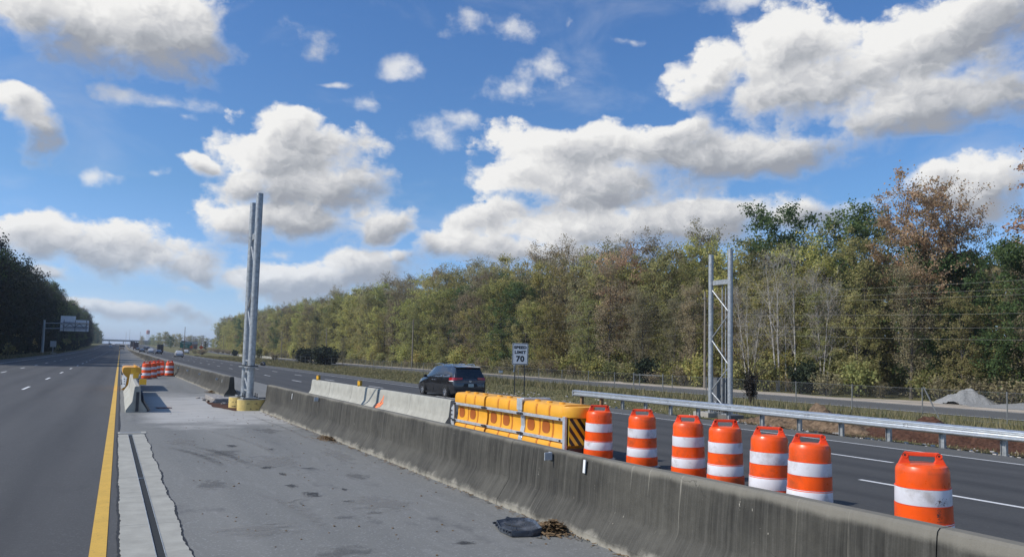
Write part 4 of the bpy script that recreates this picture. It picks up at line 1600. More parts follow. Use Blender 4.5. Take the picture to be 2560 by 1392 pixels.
MB().tube([(.03, .18, .70), (.03, .05, .48), (.03, -.05, .30), (.03, -.05, 0)], .022, 8).build('bent_pipe', M_GALV, cl)


def heap(name, cx, cy, rx, ry, h, mat, seed, label, cat, n=36, rough=.25, kind=None):
    rr = random.Random(seed)
    V, F = [], []
    ph = [rr.uniform(0, 6) for _ in range(8)]
    for i in range(n + 1):
        for j in range(n + 1):
            u, v = 2 * i / n - 1, 2 * j / n - 1
            r = math.hypot(u, v)
            a = math.atan2(v, u)
            rad = 1 + .12 * math.sin(2 * a + ph[0]) + .08 * math.sin(5 * a + ph[1])
            z = max(0, 1 - (r / rad)) ** .9 * h
            z *= 1 + rough * (.6 * math.sin(5 * u + ph[2]) * math.sin(4 * v + ph[3]) + .4 * math.sin(11 * u + ph[4]) * math.sin(13 * v + ph[5]))
            z += rr.uniform(-1, 1) * rough * h * .12 * (1 if z > 0 else 0)
            x, y = cx + u * rx, cy + v * ry
            V.append((x, y, G(x, y) - .06 + z + (0 if z > 0 else -.05)))
    for i in range(n):
        for j in range(n):
            a = i * (n + 1) + j
            F.append((a, a + n + 1, a + n + 2, a + 1))
    o = bpy.data.objects.new(name, mesh_np(name, V, F, mat, True))
    link(o)
    return tag(o, label, cat, kind=kind)


heap('gravel_pile', 61.8, 38.6, 2.5, 2.4, 1.38, M_GRAVEL, 3, 'conical pile of grey gravel on the pale dirt at the wood edge', 'gravel pile', 56, .28)
heap('gravel_spread', 62.0, 33.0, 4.5, 4.5, .45, M_GRAVEL, 9, 'low spread of pale gravel right of the gravel pile', 'gravel pile', 40, .35)
heap('soil_heap', 24.6, 21.5, 1.7, 3.2, .60, simple('loose_tan_soil', (.15, .105, .068), .95, 0, .6, 7, .1, bump=.9), 5, 'tan crumbly spoil heap just right of the braced posts', 'soil heap', 44, .9)
heap('soil_heap', 25.3, 16.8, 1.9, 4.0, .55, M_SOIL, 6, 'red brown spoil heap seen under the guard rail middle', 'soil heap', 50, .9)
heap('soil_heap', 25.9, 12.2, 1.8, 3.4, .38, M_SOIL, 7, 'low dark red spoil heap near the right end of the guard rail', 'soil heap', 44, .9)
mb = MB()
rr = random.Random(31)
for i in range(300):
    y = rr.uniform(8, 60) if i < 200 else rr.uniform(8, 24)
    x = 22.2 + abs(rr.gauss(0, .5)) if rr.random() < .6 else rr.uniform(22.2, 27)
    s = rr.uniform(.015, .06) * (1.4 if y > 30 else 1)
    mb.box((x, y, G(x, y) - .05 + s * .5), (s * 2, s * rr.uniform(.8, 2), s * .7), rz=rr.uniform(0, 3), rx=rr.uniform(-.4, .4))
tag(mb.build('roadside_litter', simple('pale_scraps', (.46, .43, .40), .9, 0, .4, 30)), 'pale stones and scraps scattered along the shoulder edge', 'litter', kind='stuff')

# tyre shred on the far road
tr = MB()
tr.tube([(0, -1.3, .05), (.2, -.8, .22), (.1, -.2, .42), (-.1, .4, .30), (.1, 1.0, .12), (0, 1.4, .04)], [.12, .22, .26, .24, .18, .08], 8)
tag(tr.build('tyre_shred', M_BLACK, smooth=60, loc=(20.7, 128.6, G(20.7, 128.6))), 'black shredded tyre lying on the far road shoulder', 'tyre')


# ------------------------------------------------------------------ chain link fence
def fence_x(y):
    return float(np.interp(y, [-20, 23, 30, 60, 100, 300], [41.5, 40.2, 38.8, 40.2, 40.6, 41.0]))


fe = thing('chain_link_fence', 'chain link fence with thin steel posts between the verge and the service road', 'fence', (0, 0, 0))
y = 2.0
posts = []
while y < 300:
    posts.append(y)
    y += (4.3 if y < 60 else 5.2) * random.uniform(.92, 1.08)
posts = sorted(posts + [])
FH = 1.66
for i, y in enumerate(posts):
    x = fence_x(y)
    g = G(x, y)
    lean = random.uniform(-.02, .02)
    MB().tube([(x, y, g - .1), (x + lean, y + random.uniform(-.03, .03), g + FH + .04)], .034, 6).build('fence_post', M_FENCE, fe)
for zz in (FH - .02, .85, .1):
    MB().tube([(fence_x(y), y, G(fence_x(y), y) + zz) for y in posts], .008, 4).build('strand_wire', M_FENCE, fe)
V, F = [], []
p = .085
y = 2.0
while y < 150:
    for s in (-1, 1):
        w = .0016
        ya = y if s == 1 else y + FH
        yb = y + FH if s == 1 else y
        xa, xb = fence_x(ya), fence_x(yb)
        b = len(V)
        V += [(xa, ya - w, G(xa, ya) + .03), (xa, ya + w, G(xa, ya) + .03), (xb, yb + w, G(xb, yb) + FH), (xb, yb - w, G(xb, yb) + FH)]
        F.append((b, b + 1, b + 2, b + 3))
    y += p if y < 50 else p * 1.5
o = bpy.data.objects.new('wire_mesh', mesh_np('wire_mesh', V, F, M_FENCE))
link(o, fe)
o['kind'] = 'stuff'
x, y = 39.6, 29.6
x, y = 38.4, 25.4
g = G(x, y)
tag(MB().tube([(x, y, g), (x - .25, y + .75, g + 1.75)], .04, 6).build('leaning_post', M_FENCE), 'bent fence post leaning to the left in front of the gravel pile', 'post')
hb = thing('brace_rail', 'horizontal pipe brace between two posts of the wire fence left of the steel posts', 'fence brace', (0, 0, 0))
for (x, y) in ((40.6, 55.2), (42.4, 53.4)):
    MB().tube([(x, y, G(x, y)), (x, y, G(x, y) + 1.75)], .05, 6).build('brace_post', M_FENCE, hb)
MB().tube([(40.6, 55.2, G(40.6, 55.2) + 1.55), (42.4, 53.4, G(42.4, 53.4) + 1.55)], .035, 6).build('brace_bar', M_FENCE, hb)

# ------------------------------------------------------------------ utility poles and wires
PX = 57.2
pole_pts = []
plabels = {64.8: 'grey utility pole standing behind the left side of the braced steel posts', 159.0: 'thin utility pole against the wood above the minivan', 238.0: 'utility pole behind the dark rounded bushes', 312.0: 'distant utility pole at the wood edge right of the twin posts', 400.0: 'distant utility pole hidden beside the twin posts', 505.0: 'farthest utility pole at the left end of the wood'}
for y in (-38.0, 64.8, 159.0, 238.0, 312.0, 400.0, 505.0):
    g = G(PX, y)
    pole_pts.append((y, g))
    if y < 0:      # beyond the picture: only its wires come into view
        continue
    t = thing('utility_pole', plabels.get(y, 'utility pole beside the service road outside the picture'), 'utility pole', (PX, y, g), group='utility poles along the service road')
    MB().tube([(0, 0, 0), (0, 0, 10.6)], [.16, .11], 10).build('pole_shaft', M_POLEW, t, smooth=40)
    MB().tube([(-.05, -.12, 9.6), (-.35, -.12, 9.75)], .03, 6).build('insulator_arm', M_POLEW, t)
    MB().lathe([(.0, 0), (.05, .02), (.05, .10), (0, .12)], 8, (-.35, -.12, 9.76), caps=False).build('insulator', M_GALV, t)
for z, ox, sag in ((10.3, -.05, 1.2), (9.75, -.35, 1.3), (9.35, -.12, 1.3), (8.1, -.1, 1.4), (6.9, -.12, 1.2), (6.1, -.12, 1.3)):
    for (ya, ga), (yb, gb) in zip(pole_pts[:-1], pole_pts[1:]):
        if ya > 300:
            continue
        pts = []
        for k in range(15):
            u = k / 14
            pts.append((PX + ox, ya + (yb - ya) * u, ga + (gb - ga) * u + z - sag * 4 * u * (1 - u)))
        tag(MB().tube(pts, .0075 if ya < 60 else .005, 4).build('overhead_wire', M_WIRE), 'thin overhead wire strung between the utility poles along the wood', 'wire', 'overhead wires along the wood')


# ------------------------------------------------------------------ overhead sign on the left, seen from behind
os_ = thing('overhead_sign', 'back of a stepped overhead sign on a cantilever arm by the left trees', 'road sign', (-16.6, 215.0, G(-16.6, 215) - .1))
MB().tube([(0, 0, 0), (0, 0, 8.4)], [.34, .26], 14).build('mast', simple('mast_grey', (.33, .37, .39), .5, .3), os_, smooth=40)
for z in (6.7, 8.0):
    MB().tube([(0, .0, z - .35), (9.2, 0, z)], .10, 8).build('truss_chord', M_GALV, os_)
for k in range(6):
    MB().tube([(3.4 + k, 0, 6.8 if k % 2 else 7.85), (4.4 + k, 0, 7.85 if k % 2 else 6.8)], .05, 6).build('truss_web', M_DKSTEEL, os_)
MB().box((4.95, .35, 7.75), (3.2, .05, 3.7)).build('sign_panel', M_SIGNB, os_)
MB().box((8.0, .35, 7.30), (2.9, .05, 2.8)).build('sign_panel', M_SIGNB, os_)
for x in (4.1, 6.5, 8.9):
    MB().box((x, .28, 7.2), (.10, .08, 2.9)).build('mullion', M_DKSTEEL, os_)
for z in (6.95, 8.02):
    MB().box((6.6, .22, z), (5.4, .10, .14)).build('sign_rail', simple('sign_rail_blue', (.10, .12, .17), .5, .3), os_)
cb = thing('roadside_cabinet', 'small pale utility cabinet on legs at the foot of the left trees', 'cabinet', (-14.9, 222.0, G(-14.9, 222) - .1))
MB().box((0, 0, 2.6), (1.3, .5, 1.5)).build('cabinet_body', simple('pale_grey_box', (.5, .52, .52), .6), cb)
MB().box((0, 0, .95), (.2, .2, 1.9)).build('cabinet_post', M_GALV, cb)
MB().box((-.05, -2, .35), (1.9, .5, .40)).build('cabinet_plinth', M_CONC, cb)
sm = thing('small_roadside_sign', 'tiny white sign left of the cantilever mast', 'road sign', (-19.4, 214.0, G(-19.4, 214) - .1))
MB().box((0, 0, 1.7), (.5, .04, .9)).build('sign_panel', simple('dull_white', (.34, .36, .34), .6), sm)
MB().box((0, .04, .7), (.06, .06, 1.4)).build('sign_post', M_GALV, sm)

# ------------------------------------------------------------------ far furniture
gs = thing('green_guide_sign', 'distant green highway guide sign with white lines of text', 'road sign', (23.4, 331.0, G(23.4, 331)))
MB().box((0, 0, 3.55), (4.3, .08, 2.35)).build('sign_panel', M_GREEN, gs)
for z, w in ((4.25, 3.1), (3.45, 1.1), (2.95, .9)):
    mb = MB()
    u = -w / 2
    rr = random.Random(int(z * 10))
    while u < w / 2:
        d = rr.uniform(.12, .22)
        mb.box((u + d / 2, -.05, z), (d * .7, .02, .26 if z > 4 else .20))
        u += d
    mb.build('sign_text', M_TRASH, gs)
for x in (-1.4, 1.4):
    MB().box((x, .1, 1.3), (.14, .14, 2.6)).build('sign_post', M_GALV, gs)
tp = thing('tall_pole', 'tall dark pole in front of the green guide sign', 'pole', (15.9, 231, G(15.9, 231)))
MB().tube([(0, 0, 0), (0, 0, 8.3)], [.11, .07], 8).build('pole_shaft', M_POLEW, tp)
for i, (x, y, h, lab) in enumerate([(41.0, 455, 9.6, 'far utility pole with crossarm right of the distant building'), (39.4, 500, 9.0, 'faint utility pole with crossarm behind the distant building'), (20.5, 1000, 16, 'faint far pole left of the water tower'), (6.4, 1150, 18, 'thin far mast above the road, nearer the bridge'), (10.8, 1150, 21, 'thin far mast above the road beside the trucks')]):
    t = thing('far_pole', lab, 'utility pole', (x, y, G(x, y)))
    MB().tube([(0, 0, 0), (0, 0, h)], [.17, .12], 6).build('pole_shaft', M_POLEW, t)
    if i < 2:
        MB().box((0, 0, h - .5), (2.2, .15, .15)).build('crossarm', M_POLEW, t)
wtw = thing('water_tower', 'distant red topped water tower on pale legs', 'water tower', (51.5, 1800, G(51.5, 1800)))
mb = MB()
mb.lathe([(.0, 26.5), (2.2, 26.8), (3.2, 27.6), (3.4, 28.5), (3.4, 33.6), (3.0, 34.8), (1.6, 35.6), (0, 35.9)], 18, caps=False)
mb.build('tank', M_TANK, wtw, smooth=40)
for k in range(4):
    a = PI / 4 + k * PI / 2
    MB().tube([(4.6 * math.cos(a), 4.6 * math.sin(a), 0), (3.2 * math.cos(a), 3.2 * math.sin(a), 28)], .45, 6).build('leg', M_TOWERW, wtw)
MB().tube([(0, 0, 0), (0, 0, 25)], .6, 8).build('riser_pipe', M_TOWERW, wtw)
br = thing('overpass', 'distant concrete overpass crossing above both carriageways', 'bridge', (0, 1300, 5.5))
MB().box((-6, 0, 6.3), (140, 11, 1.5)).build('deck', M_BRIDGE, br)
MB().box((-6, -5.6, 7.5), (140, .3, .9)).build('parapet', M_BRIDGE, br)
for x in (-15, 4.2, 22):
    MB().box((x, 0, 2.8), (1.1, 9, 5.6)).build('pier', M_BRIDGE, br)
for x, s in ((-60, 1), (42, -1)):
    MB().box((x, 0, 3.0), (34, 12, 6.0)).build('embankment', M_GROUND, br)
bl = thing('far_building', 'distant low brick building with pale roof band right of the green sign', 'building', (40.2, 540, G(40, 540)))
MB().box((0, 0, 2.1), (9.5, 9, 4.2)).build('wall', M_BRICK, bl)
MB().box((.9, 0, 5.0), (7.8, 9.2, 1.6)).build('roof', simple('pale_roof', (.36, .37, .40), .6), bl)
MB().box((-4.0, -.4, 5.1), (2.4, 8.6, 2.2)).build('gable', simple('gable_dark', (.10, .13, .13), .8), bl)
for x in (-2.5, .5, 3.2):
    MB().box((x, -4.52, 2.2), (1.2, .06, 1.4)).build('window', M_BLKPL, bl)
og = 'orange roadwork signs beyond the green sign'
for x, y, s, lab in ((23.6, 268, .72, 'orange diamond work sign left of the tall wood, the larger one'), (25.4, 330, .72, 'smaller orange work sign beside the green guide sign')):
    t = thing('work_sign', lab, 'road sign', (x, y, G(x, y)), group=og)
    MB().prism([(0, 2.9 - s), (s, 2.9), (0, 2.9 + s), (-s, 2.9)], -.02, .02, 'Y').build('sign_panel', M_SIGNO, t)
    MB().box((0, .05, 1.1), (.08, .06, 2.2)).build('sign_post', M_GALV, t)
ww = thing('low_block_wall', 'low pale wall along the service road far beyond the posts', 'wall', (0, 0, 0))
mb = MB()
for (a, b) in ((262, 285), (292, 340)):
    mb = MB()
    mb.box((45.2, (a + b) / 2, G(45, a) + .45), (.3, b - a, .9))
    mb.build('wall_panel', M_CONC, ww)
bt = thing('board_trailer', 'small arrow board trailer parked at the far median end', 'trailer', (.9, 420, G(.9, 420)))
MB().box((0, 0, .8), (1.8, 2.4, .5)).build('trailer_body', M_WOOD, bt)
MB().box((0, 0, 2.0), (2.2, .15, 1.0)).build('board', M_BLKPL, bt)
for s in (-1, 1):
    MB().lathe([(.0, -.1), (.35, -.1), (.35, .1), (0, .1)], 10, (s * .95, 0, .35), 'X', caps=False).build('wheel', M_BLACK, bt)

# ------------------------------------------------------------------ vehicles
def car_paint(name, col, rough=.25, metal=.3):
    m, W, b, out = new_mat(name)
    n = W.noise(objco(W), 2.0, 4)
    finish(W, b, W.mix(W.lin(n, .3, .7), [c * .9 for c in col], [c * 1.1 for c in col]), W.lin(n, .3, .7, rough - .04, rough + .06), metal)
    b.inputs['Coat Weight'].default_value = .7
    b.inputs['Coat Roughness'].default_value = .05
    return m


M_GLASS = simple('dark_car_glass', (.012, .014, .017), .06, 0, .1, 2, .9)
M_SIDEG = simple('side_glass', (.16, .175, .19), .06, .65, .15, 1.2, .9)
M_TYRE = simple('tyre_rubber', (.012, .012, .012), .8)
M_RIM = simple('alloy_rim', (.62, .63, .65), .3, .85)
M_LAMP = simple('tail_lamp_red', (.38, .012, .018), .15, 0, .1, 5, .8)
M_LAMPW = simple('lamp_clear', (.72, .70, .68), .15, 0, .1, 5, .8)
M_TRIM = simple('black_trim', (.014, .014, .015), .5)
M_CHROME = simple('chrome', (.75, .76, .78), .15, .9)
M_PLATE = simple('number_plate', (.52, .58, .54), .5, 0, .25, 26)


def loft_body(name, st, mat, parent, smooth=38):
    """st rows: y, bottom, low width z, shoulder z, roof z, w_bottom, w_side, w_shoulder, w_roof"""
    rings = []
    for (y, zb, zs, zsh, zr, wb, ws, wsh, wr) in st:
        zsh_, zs_ = min(zsh, zr), min(zs, zr)
        half = [(wb * .85, zb), (wb, zb + .03), (ws, zs_ * .55 + zb * .45), (ws, zs_), (wsh, zsh_), ((wsh + wr) / 2, (zsh_ + zr) / 2 + .01 * (zr > zsh_)), (wr, zr - .045 if zr - zsh_ > .1 else zr), (wr * .82, zr), (wr * .4, zr + .012)]
        rings.append([(x, y, z) for x, z in half] + [(-x, y, z) for x, z in reversed(half)])
    mb = MB()
    mb.ring(rings, True)
    return mb.build(name, mat, parent, smooth=smooth)


def wheel(parent, x, y, r=.34, w=.23, spokes=6, far=False):
    s = 1 if x > 0 else -1
    wl = MB().lathe([(r * .62, -w / 2), (r * .95, -w / 2), (r, -w * .32), (r, w * .32), (r * .95, w / 2), (r * .62, w / 2)], 20, (0, 0, 0), 'X', caps=False).build('wheel', M_TYRE, parent, smooth=40, loc=(x, y, r))
    mb = MB()
    xo = s * (w / 2 - .035)
    mb.lathe([(r * .66, xo - s * .05), (r * .66, xo + s * .02), (r * .60, xo + s * .025), (r * .57, xo - s * .02)], 20, (0, 0, 0), 'X', caps=False)
    if not far:
        for k in range(spokes):
            a = 2 * PI * k / spokes
            c, d = math.cos(a), math.sin(a)
            p, q = -d * .035, c * .035
            mb.add([(xo, c * .05 + p, d * .05 + q), (xo, c * .05 - p, d * .05 - q), (xo + s * .015, c * r * .6 - p * .7, d * r * .6 - q * .7), (xo + s * .015, c * r * .6 + p * .7, d * r * .6 + q * .7)], [(0, 1, 2, 3)])
    mb.lathe([(.0, xo + s * .02), (.06, xo + s * .012), (.065, xo - s * .02)], 12, (0, 0, 0), 'X', caps=False)
    mb.build('rim', M_RIM, wl, smooth=40)
    MB().lathe([(0, xo - s * .06), (r * .62, xo - s * .06)], 16, (0, 0, 0), 'X', caps=False).build('brake_disc', M_DKSTEEL, wl)
    return wl


def minivan(label, loc, rz=0.0):
    t = thing('minivan', label, 'minivan', loc, rz)
    paint = car_paint('paint_charcoal', (.075, .076, .082), .22, .8)
    # y: 0 rear bumper .. 5.08 nose
    st = [(0.00, .42, .66, .70, .72, .80, .84, .80, .78),
          (0.035, .30, .70, .88, .90, .90, .93, .88, .84),
          (0.07, .25, .72, .98, 1.00, .92, .955, .93, .88),
          (0.115, .24, .74, 1.06, 1.13, .93, .97, .955, .90),
          (0.26, .23, .75, 1.08, 1.44, .94, .985, .965, .80),
          (0.37, .23, .75, 1.08, 1.655, .94, .99, .97, .715),
          (0.50, .22, .75, 1.08, 1.70, .94, .992, .972, .70),
          (1.10, .22, .75, 1.06, 1.745, .94, .992, .972, .70),
          (2.00, .22, .75, 1.04, 1.755, .94, .992, .972, .70),
          (2.80, .22, .75, 1.02, 1.725, .94, .992, .970, .69),
          (3.25, .22, .75, 1.00, 1.62, .94, .99, .968, .67),
          (3.75, .22, .75, .99, 1.33, .94, .985, .955, .68),
          (4.20, .22, .74, .97, 1.04, .93, .98, .93, .74),
          (4.60, .23, .70, .90, .93, .92, .96, .88, .72),
          (4.90, .26, .62, .78, .80, .86, .90, .80, .66),
          (5.08, .36, .52, .60, .62, .70, .72, .66, .58)]
    body = loft_body('body', st, paint, t)

    def side_x(z, y):
        # interpolate between stations for the greenhouse side
        for a, b in zip(st[:-1], st[1:]):
            if a[0] <= y <= b[0]:
                k = (y - a[0]) / (b[0] - a[0])
                sh = a[3] + (b[3] - a[3]) * k
                zr = a[4] + (b[4] - a[4]) * k
                wsh = a[7] + (b[7] - a[7]) * k
                wr = a[8] + (b[8] - a[8]) * k
                zr -= .045
                u = min(1, max(0, (z - sh) / max(.01, zr - sh)))
                return wsh + (wr - wsh) * u
        return .9

    def side_poly(poly, name, mat, off=.006, parent=t, only=None):
        for s in (-1, 1):
            if only and s != only:
                continue
            pts = [(s * (side_x(z, y) + off), y, z) for y, z in poly]
            inn = [(s * (side_x(z, y) - .02), y, z) for y, z in poly]
            n = len(pts)
            MB().add(pts + inn, [tuple(range(n))] + [(i, (i + 1) % n, n + (i + 1) % n, n + i) for i in range(n)]).build(name, mat, parent)
    side_poly([(.62, 1.13), (1.50, 1.11), (1.50, 1.59), (.78, 1.575), (.60, 1.50)], 'side_window', M_SIDEG)
    side_poly([(1.60, 1.11), (2.52, 1.09), (2.52, 1.595), (1.60, 1.60)], 'side_window', M_SIDEG)
    side_poly([(2.63, 1.09), (3.72, 1.05), (3.46, 1.27), (3.14, 1.50), (2.86, 1.585), (2.63, 1.585)], 'side_window', M_SIDEG)
    # pale pillars/cant rail catch the light because they are the same paint; rails on the roof
    for s in (-1, 1):
        for ya, yb in ((.85, 1.75), (2.0, 2.9)):
            MB().tube([(s * .66, ya, 1.745), (s * .66, ya + .08, 1.80), (s * .66, yb - .14, 1.81), (s * .66, yb, 1.755)], .018, 6).build('roof_rail', M_CHROME, t, smooth=50)
    for ya in (1.25, 2.35):
        MB().box((0, ya, 1.79), (1.3, .05, .03)).build('roof_bar', M_CHROME, t, bevel=.005)
    # windscreen
    MB().quad((-.60, 3.42, 1.535), (.60, 3.42, 1.535), (.66, 4.16, 1.075), (-.66, 4.16, 1.075)).build('windscreen', M_GLASS, t)
    # hatch glass, spoiler
    MB().add([(-.80, .080, 1.10), (.80, .080, 1.10), (.735, .335, 1.63), (-.735, .335, 1.63), (-.855, .17, 1.14), (.855, .17, 1.14), (.76, .39, 1.61), (-.76, .39, 1.61)],
             [(0, 1, 2, 3), (0, 3, 7, 4), (1, 5, 6, 2), (4, 7, 6, 5)]).build('rear_window', M_GLASS, t)
    MB().ring([[(-.72, y, z), (0, y - .02, z + .015), (.72, y, z), (.72, y, z - .04), (0, y - .02, z - .03), (-.72, y, z - .04)] for y, z in ((.25, 1.665), (.42, 1.695), (.60, 1.715))]).build('spoiler', paint, t, smooth=40)
    MB().box((0, .245, 1.655), (.30, .02, .02)).build('brake_light', M_LAMP, t)
    # tail lamps wrap the corner, clear strip below the red
    for s in (-1, 1):
        def wrap(z0, z1, name, mat, pr):
            xs = [(.975, .62), (.985, .40), (.972, .20), (.945, .105), (.88, .062), (.70, .056), (.44, .052)]
            lo, hi = [], []
            for i, (x, y) in enumerate(xs):
                k = i / (len(xs) - 1)
                taper = (1 - abs(k - .5) * 2) ** .5 if z1 > .97 else 1
                zz0 = z0 + (.06 * max(0, k - .6) * 2 if z1 > .99 else 0)
                lo.append((s * (x + .012), y - .012 * (k > .4), zz0))
                hi.append((s * (x + .006), y + .02 * (k > .4), z1 - .05 * max(0, .35 - k) * 2))
            inner = [(s * (x - .05), y + .05, z0) for x, y in xs], [(s * (x - .05), y + .05, z1) for x, y in xs]
            m2 = MB()
            m2.ring([lo, hi], False, False)
            m2.ring([hi, inner[1]], False, False)
            m2.ring([inner[0], lo], False, False)
            return m2.build(name, mat, pr, smooth=40)
        l = wrap(.965, 1.115, 'tail_lamp', M_LAMP, t)
        wrap(.905, .962, 'lamp_clear', M_LAMPW, l)
    # plate recess and plate, badge, bumper reflectors
    MB().prism([(-.46, .62), (-.36, .80), (.36, .80), (.46, .62)], -.004, .02, 'Y').build('plate_recess', M_TRIM, t)
    pl = MB().box((0.03, -.015, .705), (.31, .012, .155)).build('number_plate', M_PLATE, t)
    MB().box((.03, -.023, .70), (.22, .004, .05)).build('plate_print', simple('plate_print_green', (.25, .33, .29), .6, 0, .5, 60), pl)
    # plain oval ring badge
    mb = MB()
    mb.ring([[(.075 * math.cos(a) * k, .022, .925 + .048 * math.sin(a) * k) for a in [2 * PI * i / 16 for i in range(16)]] for k in (1.0, .74)], False)
    mb.ring([[(.028 * math.cos(a) * k, .022, .932 + .043 * math.sin(a) * k) for a in [2 * PI * i / 12 for i in range(12)]] for k in (1.0, .6)], False)
    mb.build('badge', M_CHROME, t)
    MB().box((0, .02, .33), (1.5, .10, .16)).build('bumper_valance', M_TRIM, t, bevel=.02)
    # door handles, seams, mirrors
    for s in (-1, 1):
        for y in (2.42, 2.72):
            MB().box((s * .995, y, .93), (.03, .17, .035)).build('door_handle', M_CHROME, t, bevel=.008)
        for y in (1.52, 2.57, 3.55):
            MB().box((s * .988, y, .66), (.012, .012, .74)).build('door_seam', M_TRIM, t)
        mm = MB().box((s * 1.08, 3.52, 1.10), (.20, .10, .16), rz=-s * .1).build('wing_mirror', M_TRIM, t, bevel=.03)
        MB().box((s * .99, 3.55, 1.05), (.10, .06, .05)).build('mirror_stem', M_TRIM, mm)
        for y in (.98, 4.02):
            MB().lathe([(0, s * .9935), (.395, s * .9935)], 24, (0, y, .35), 'X', caps=False).build('wheel_arch_shade', M_TRIM, t)  # flat black disc paints the shade of the wheel opening
            wheel(t, s * .935, y, .345, .22)
        MB().box((s * .955, 2.5, .225), (.06, 2.4, .10)).build('sill', M_TRIM, t)
    return t


minivan('charcoal grey minivan with roof rails and red tail lamps in the far lane', (16.75, 37.3, G(16.85, 38)), .05)


CARS = {
    'sedan': dict(L=4.6, W=.90, H=1.42, st=[(0, .40, .6, .66, .7, .66), (.06, .25, .62, .9, .95, .82), (.75, .2, .64, .93, 1.0, .86), (1.35, .2, .64, .93, 1.36, .60), (2.3, .2, .64, .92, 1.43, .58), (3.0, .2, .64, .90, 1.25, .60), (3.55, .2, .62, .88, .92, .74), (4.35, .22, .58, .76, .78, .72), (4.6, .35, .5, .56, .58, .6)], rw=((.80, 1.02), (1.32, 1.31)), win=(1.05, 3.2)),
    'suv': dict(L=4.7, W=.94, H=1.72, st=[(0, .45, .66, .72, .76, .76), (.07, .3, .7, 1.0, 1.05, .86), (.20, .25, .72, 1.05, 1.2, .86), (.45, .24, .72, 1.05, 1.62, .70), (1.2, .24, .72, 1.05, 1.71, .68), (2.6, .24, .72, 1.03, 1.70, .68), (3.1, .24, .72, 1.02, 1.48, .70), (3.6, .24, .7, 1.0, 1.06, .80), (4.45, .28, .66, .90, .92, .78), (4.7, .4, .6, .66, .68, .68)], rw=((.20, 1.10), (.44, 1.58)), win=(.6, 3.2)),
}


def car(kind, label, cat, x, y, paint, rz=0.0, group=None, front=False):
    c = CARS[kind]
    t = thing('far_' + kind, label, cat, (x, y, G(x, y)), rz, group)
    W0 = c['W']
    st = [(yy, zb, zs, zsh, zr, W0 * .93 if 0 < yy < c['L'] else W0 * .8, W0 if 0 < yy < c['L'] else W0 * .86, W0 * .97 if 0 < yy < c['L'] else W0 * .8, wr) for (yy, zb, zs, zsh, zr, wr) in c['st']]
    loft_body('body', st, paint, t, 35)
    (ya, za), (yb, zb) = c['rw']
    mid = W0 * .80
    MB().quad((-mid, ya - .02, za), (mid, ya - .02, za), (mid * .82, yb - .02, zb), (-mid * .82, yb - .02, zb)).build('rear_window', M_GLASS, t)
    # windscreen near the front end of the cabin
    fs = [s for s in c['st'] if s[0] > c['L'] * .55]
    MB().quad((-.55, fs[0][0] - .0, c['H'] * .97), (.55, fs[0][0], c['H'] * .97), (.66, fs[2 if kind == 'sedan' else 2][0] - .05, fs[1][3] + .10), (-.66, fs[2][0] - .05, fs[1][3] + .10)).build('windscreen', M_GLASS, t)
    for s in (-1, 1):
        w0, w1 = c['win']
        b_ = c['st'][4][3] + .05
        tt = c['H'] - .12
        xw, xr = W0 * .965, W0 * .72
        MB().quad((s * xw, w0, b_), (s * xw, w1, b_), (s * xr, w1 - .55, tt), (s * xr, w0 + .35, tt)).build('side_window', M_GLASS, t)
        MB().box((s * W0 * .78, .0, .80 if kind == 'sedan' else .95), (.30, .10, .14)).build('tail_lamp', M_LAMP, t)
        MB().box((s * W0 * .70, c['L'] - .12, .62 if kind == 'sedan' else .74), (.36, .16, .13)).build('headlight', M_LAMPW, t)
        for yy in (.9, c['L'] - .9):
            wheel(t, s * (W0 - .06), yy, .33, .2, far=True)
    MB().box((0, -.01, .62), (.32, .03, .14)).build('number_plate', M_PLATE, t)
    MB().box((0, .0, .36), (W0 * 1.5, .10, .14)).build('bumper_valance', M_TRIM, t)
    return t


P_WHITE = car_paint('paint_white', (.62, .63, .64), .3, 0)
P_BLUE = car_paint('paint_navy', (.018, .024, .05), .25, .3)
P_GREY = car_paint('paint_grey', (.075, .08, .085), .28, .4)
P_SILV = car_paint('paint_silver', (.42, .44, .46), .3, .6)
GTR = 'distant traffic driving away on the far carriageway'
GTL = 'distant traffic approaching on the near carriageway'
car('suv', 'white distant SUV with dark rear window on the far carriageway, nearest of the far traffic', 'car', 13.66, 213, P_WHITE, 0, GTR)
car('sedan', 'dark blue sedan in front of the boxy truck on the far carriageway', 'car', 11.3, 272, P_BLUE, 0, GTR)
car('suv', 'white distant car left of the dark blue sedan', 'car', 9.6, 292, P_WHITE, 0, GTR)
car('sedan', 'grey distant sedan left of the white car on the far carriageway', 'car', 7.4, 314, P_GREY, 0, GTR)
car('sedan', 'small dark distant sedan right behind the two lorries', 'car', 8.0, 430, P_GREY, 0, GTR)
car('suv', 'tiny dark distant car between the grey sedan and the white car', 'car', 12.4, 470, P_GREY, 0, GTR)
car('suv', 'tiny grey distant car close left of the white car', 'car', 14.2, 478, P_BLUE, 0, GTR)
car('suv', 'tiny white distant van left of the lorries', 'van', 5.7, 630, P_WHITE, 0, GTR)
car('suv', 'white distant SUV on the ramp beside the green guide sign', 'car', 25.3, 352, P_WHITE, 0, GTR)
car('sedan', 'silver distant car approaching on the near carriageway, closest of three', 'car', -4.9, 505, P_SILV, PI, GTL)
car('suv', 'white distant car approaching below the overpass', 'car', -4.2, 640, P_WHITE, PI, GTL)
car('sedan', 'grey distant car approaching left of the white one below the overpass', 'car', -7.5, 690, P_GREY, PI, GTL)


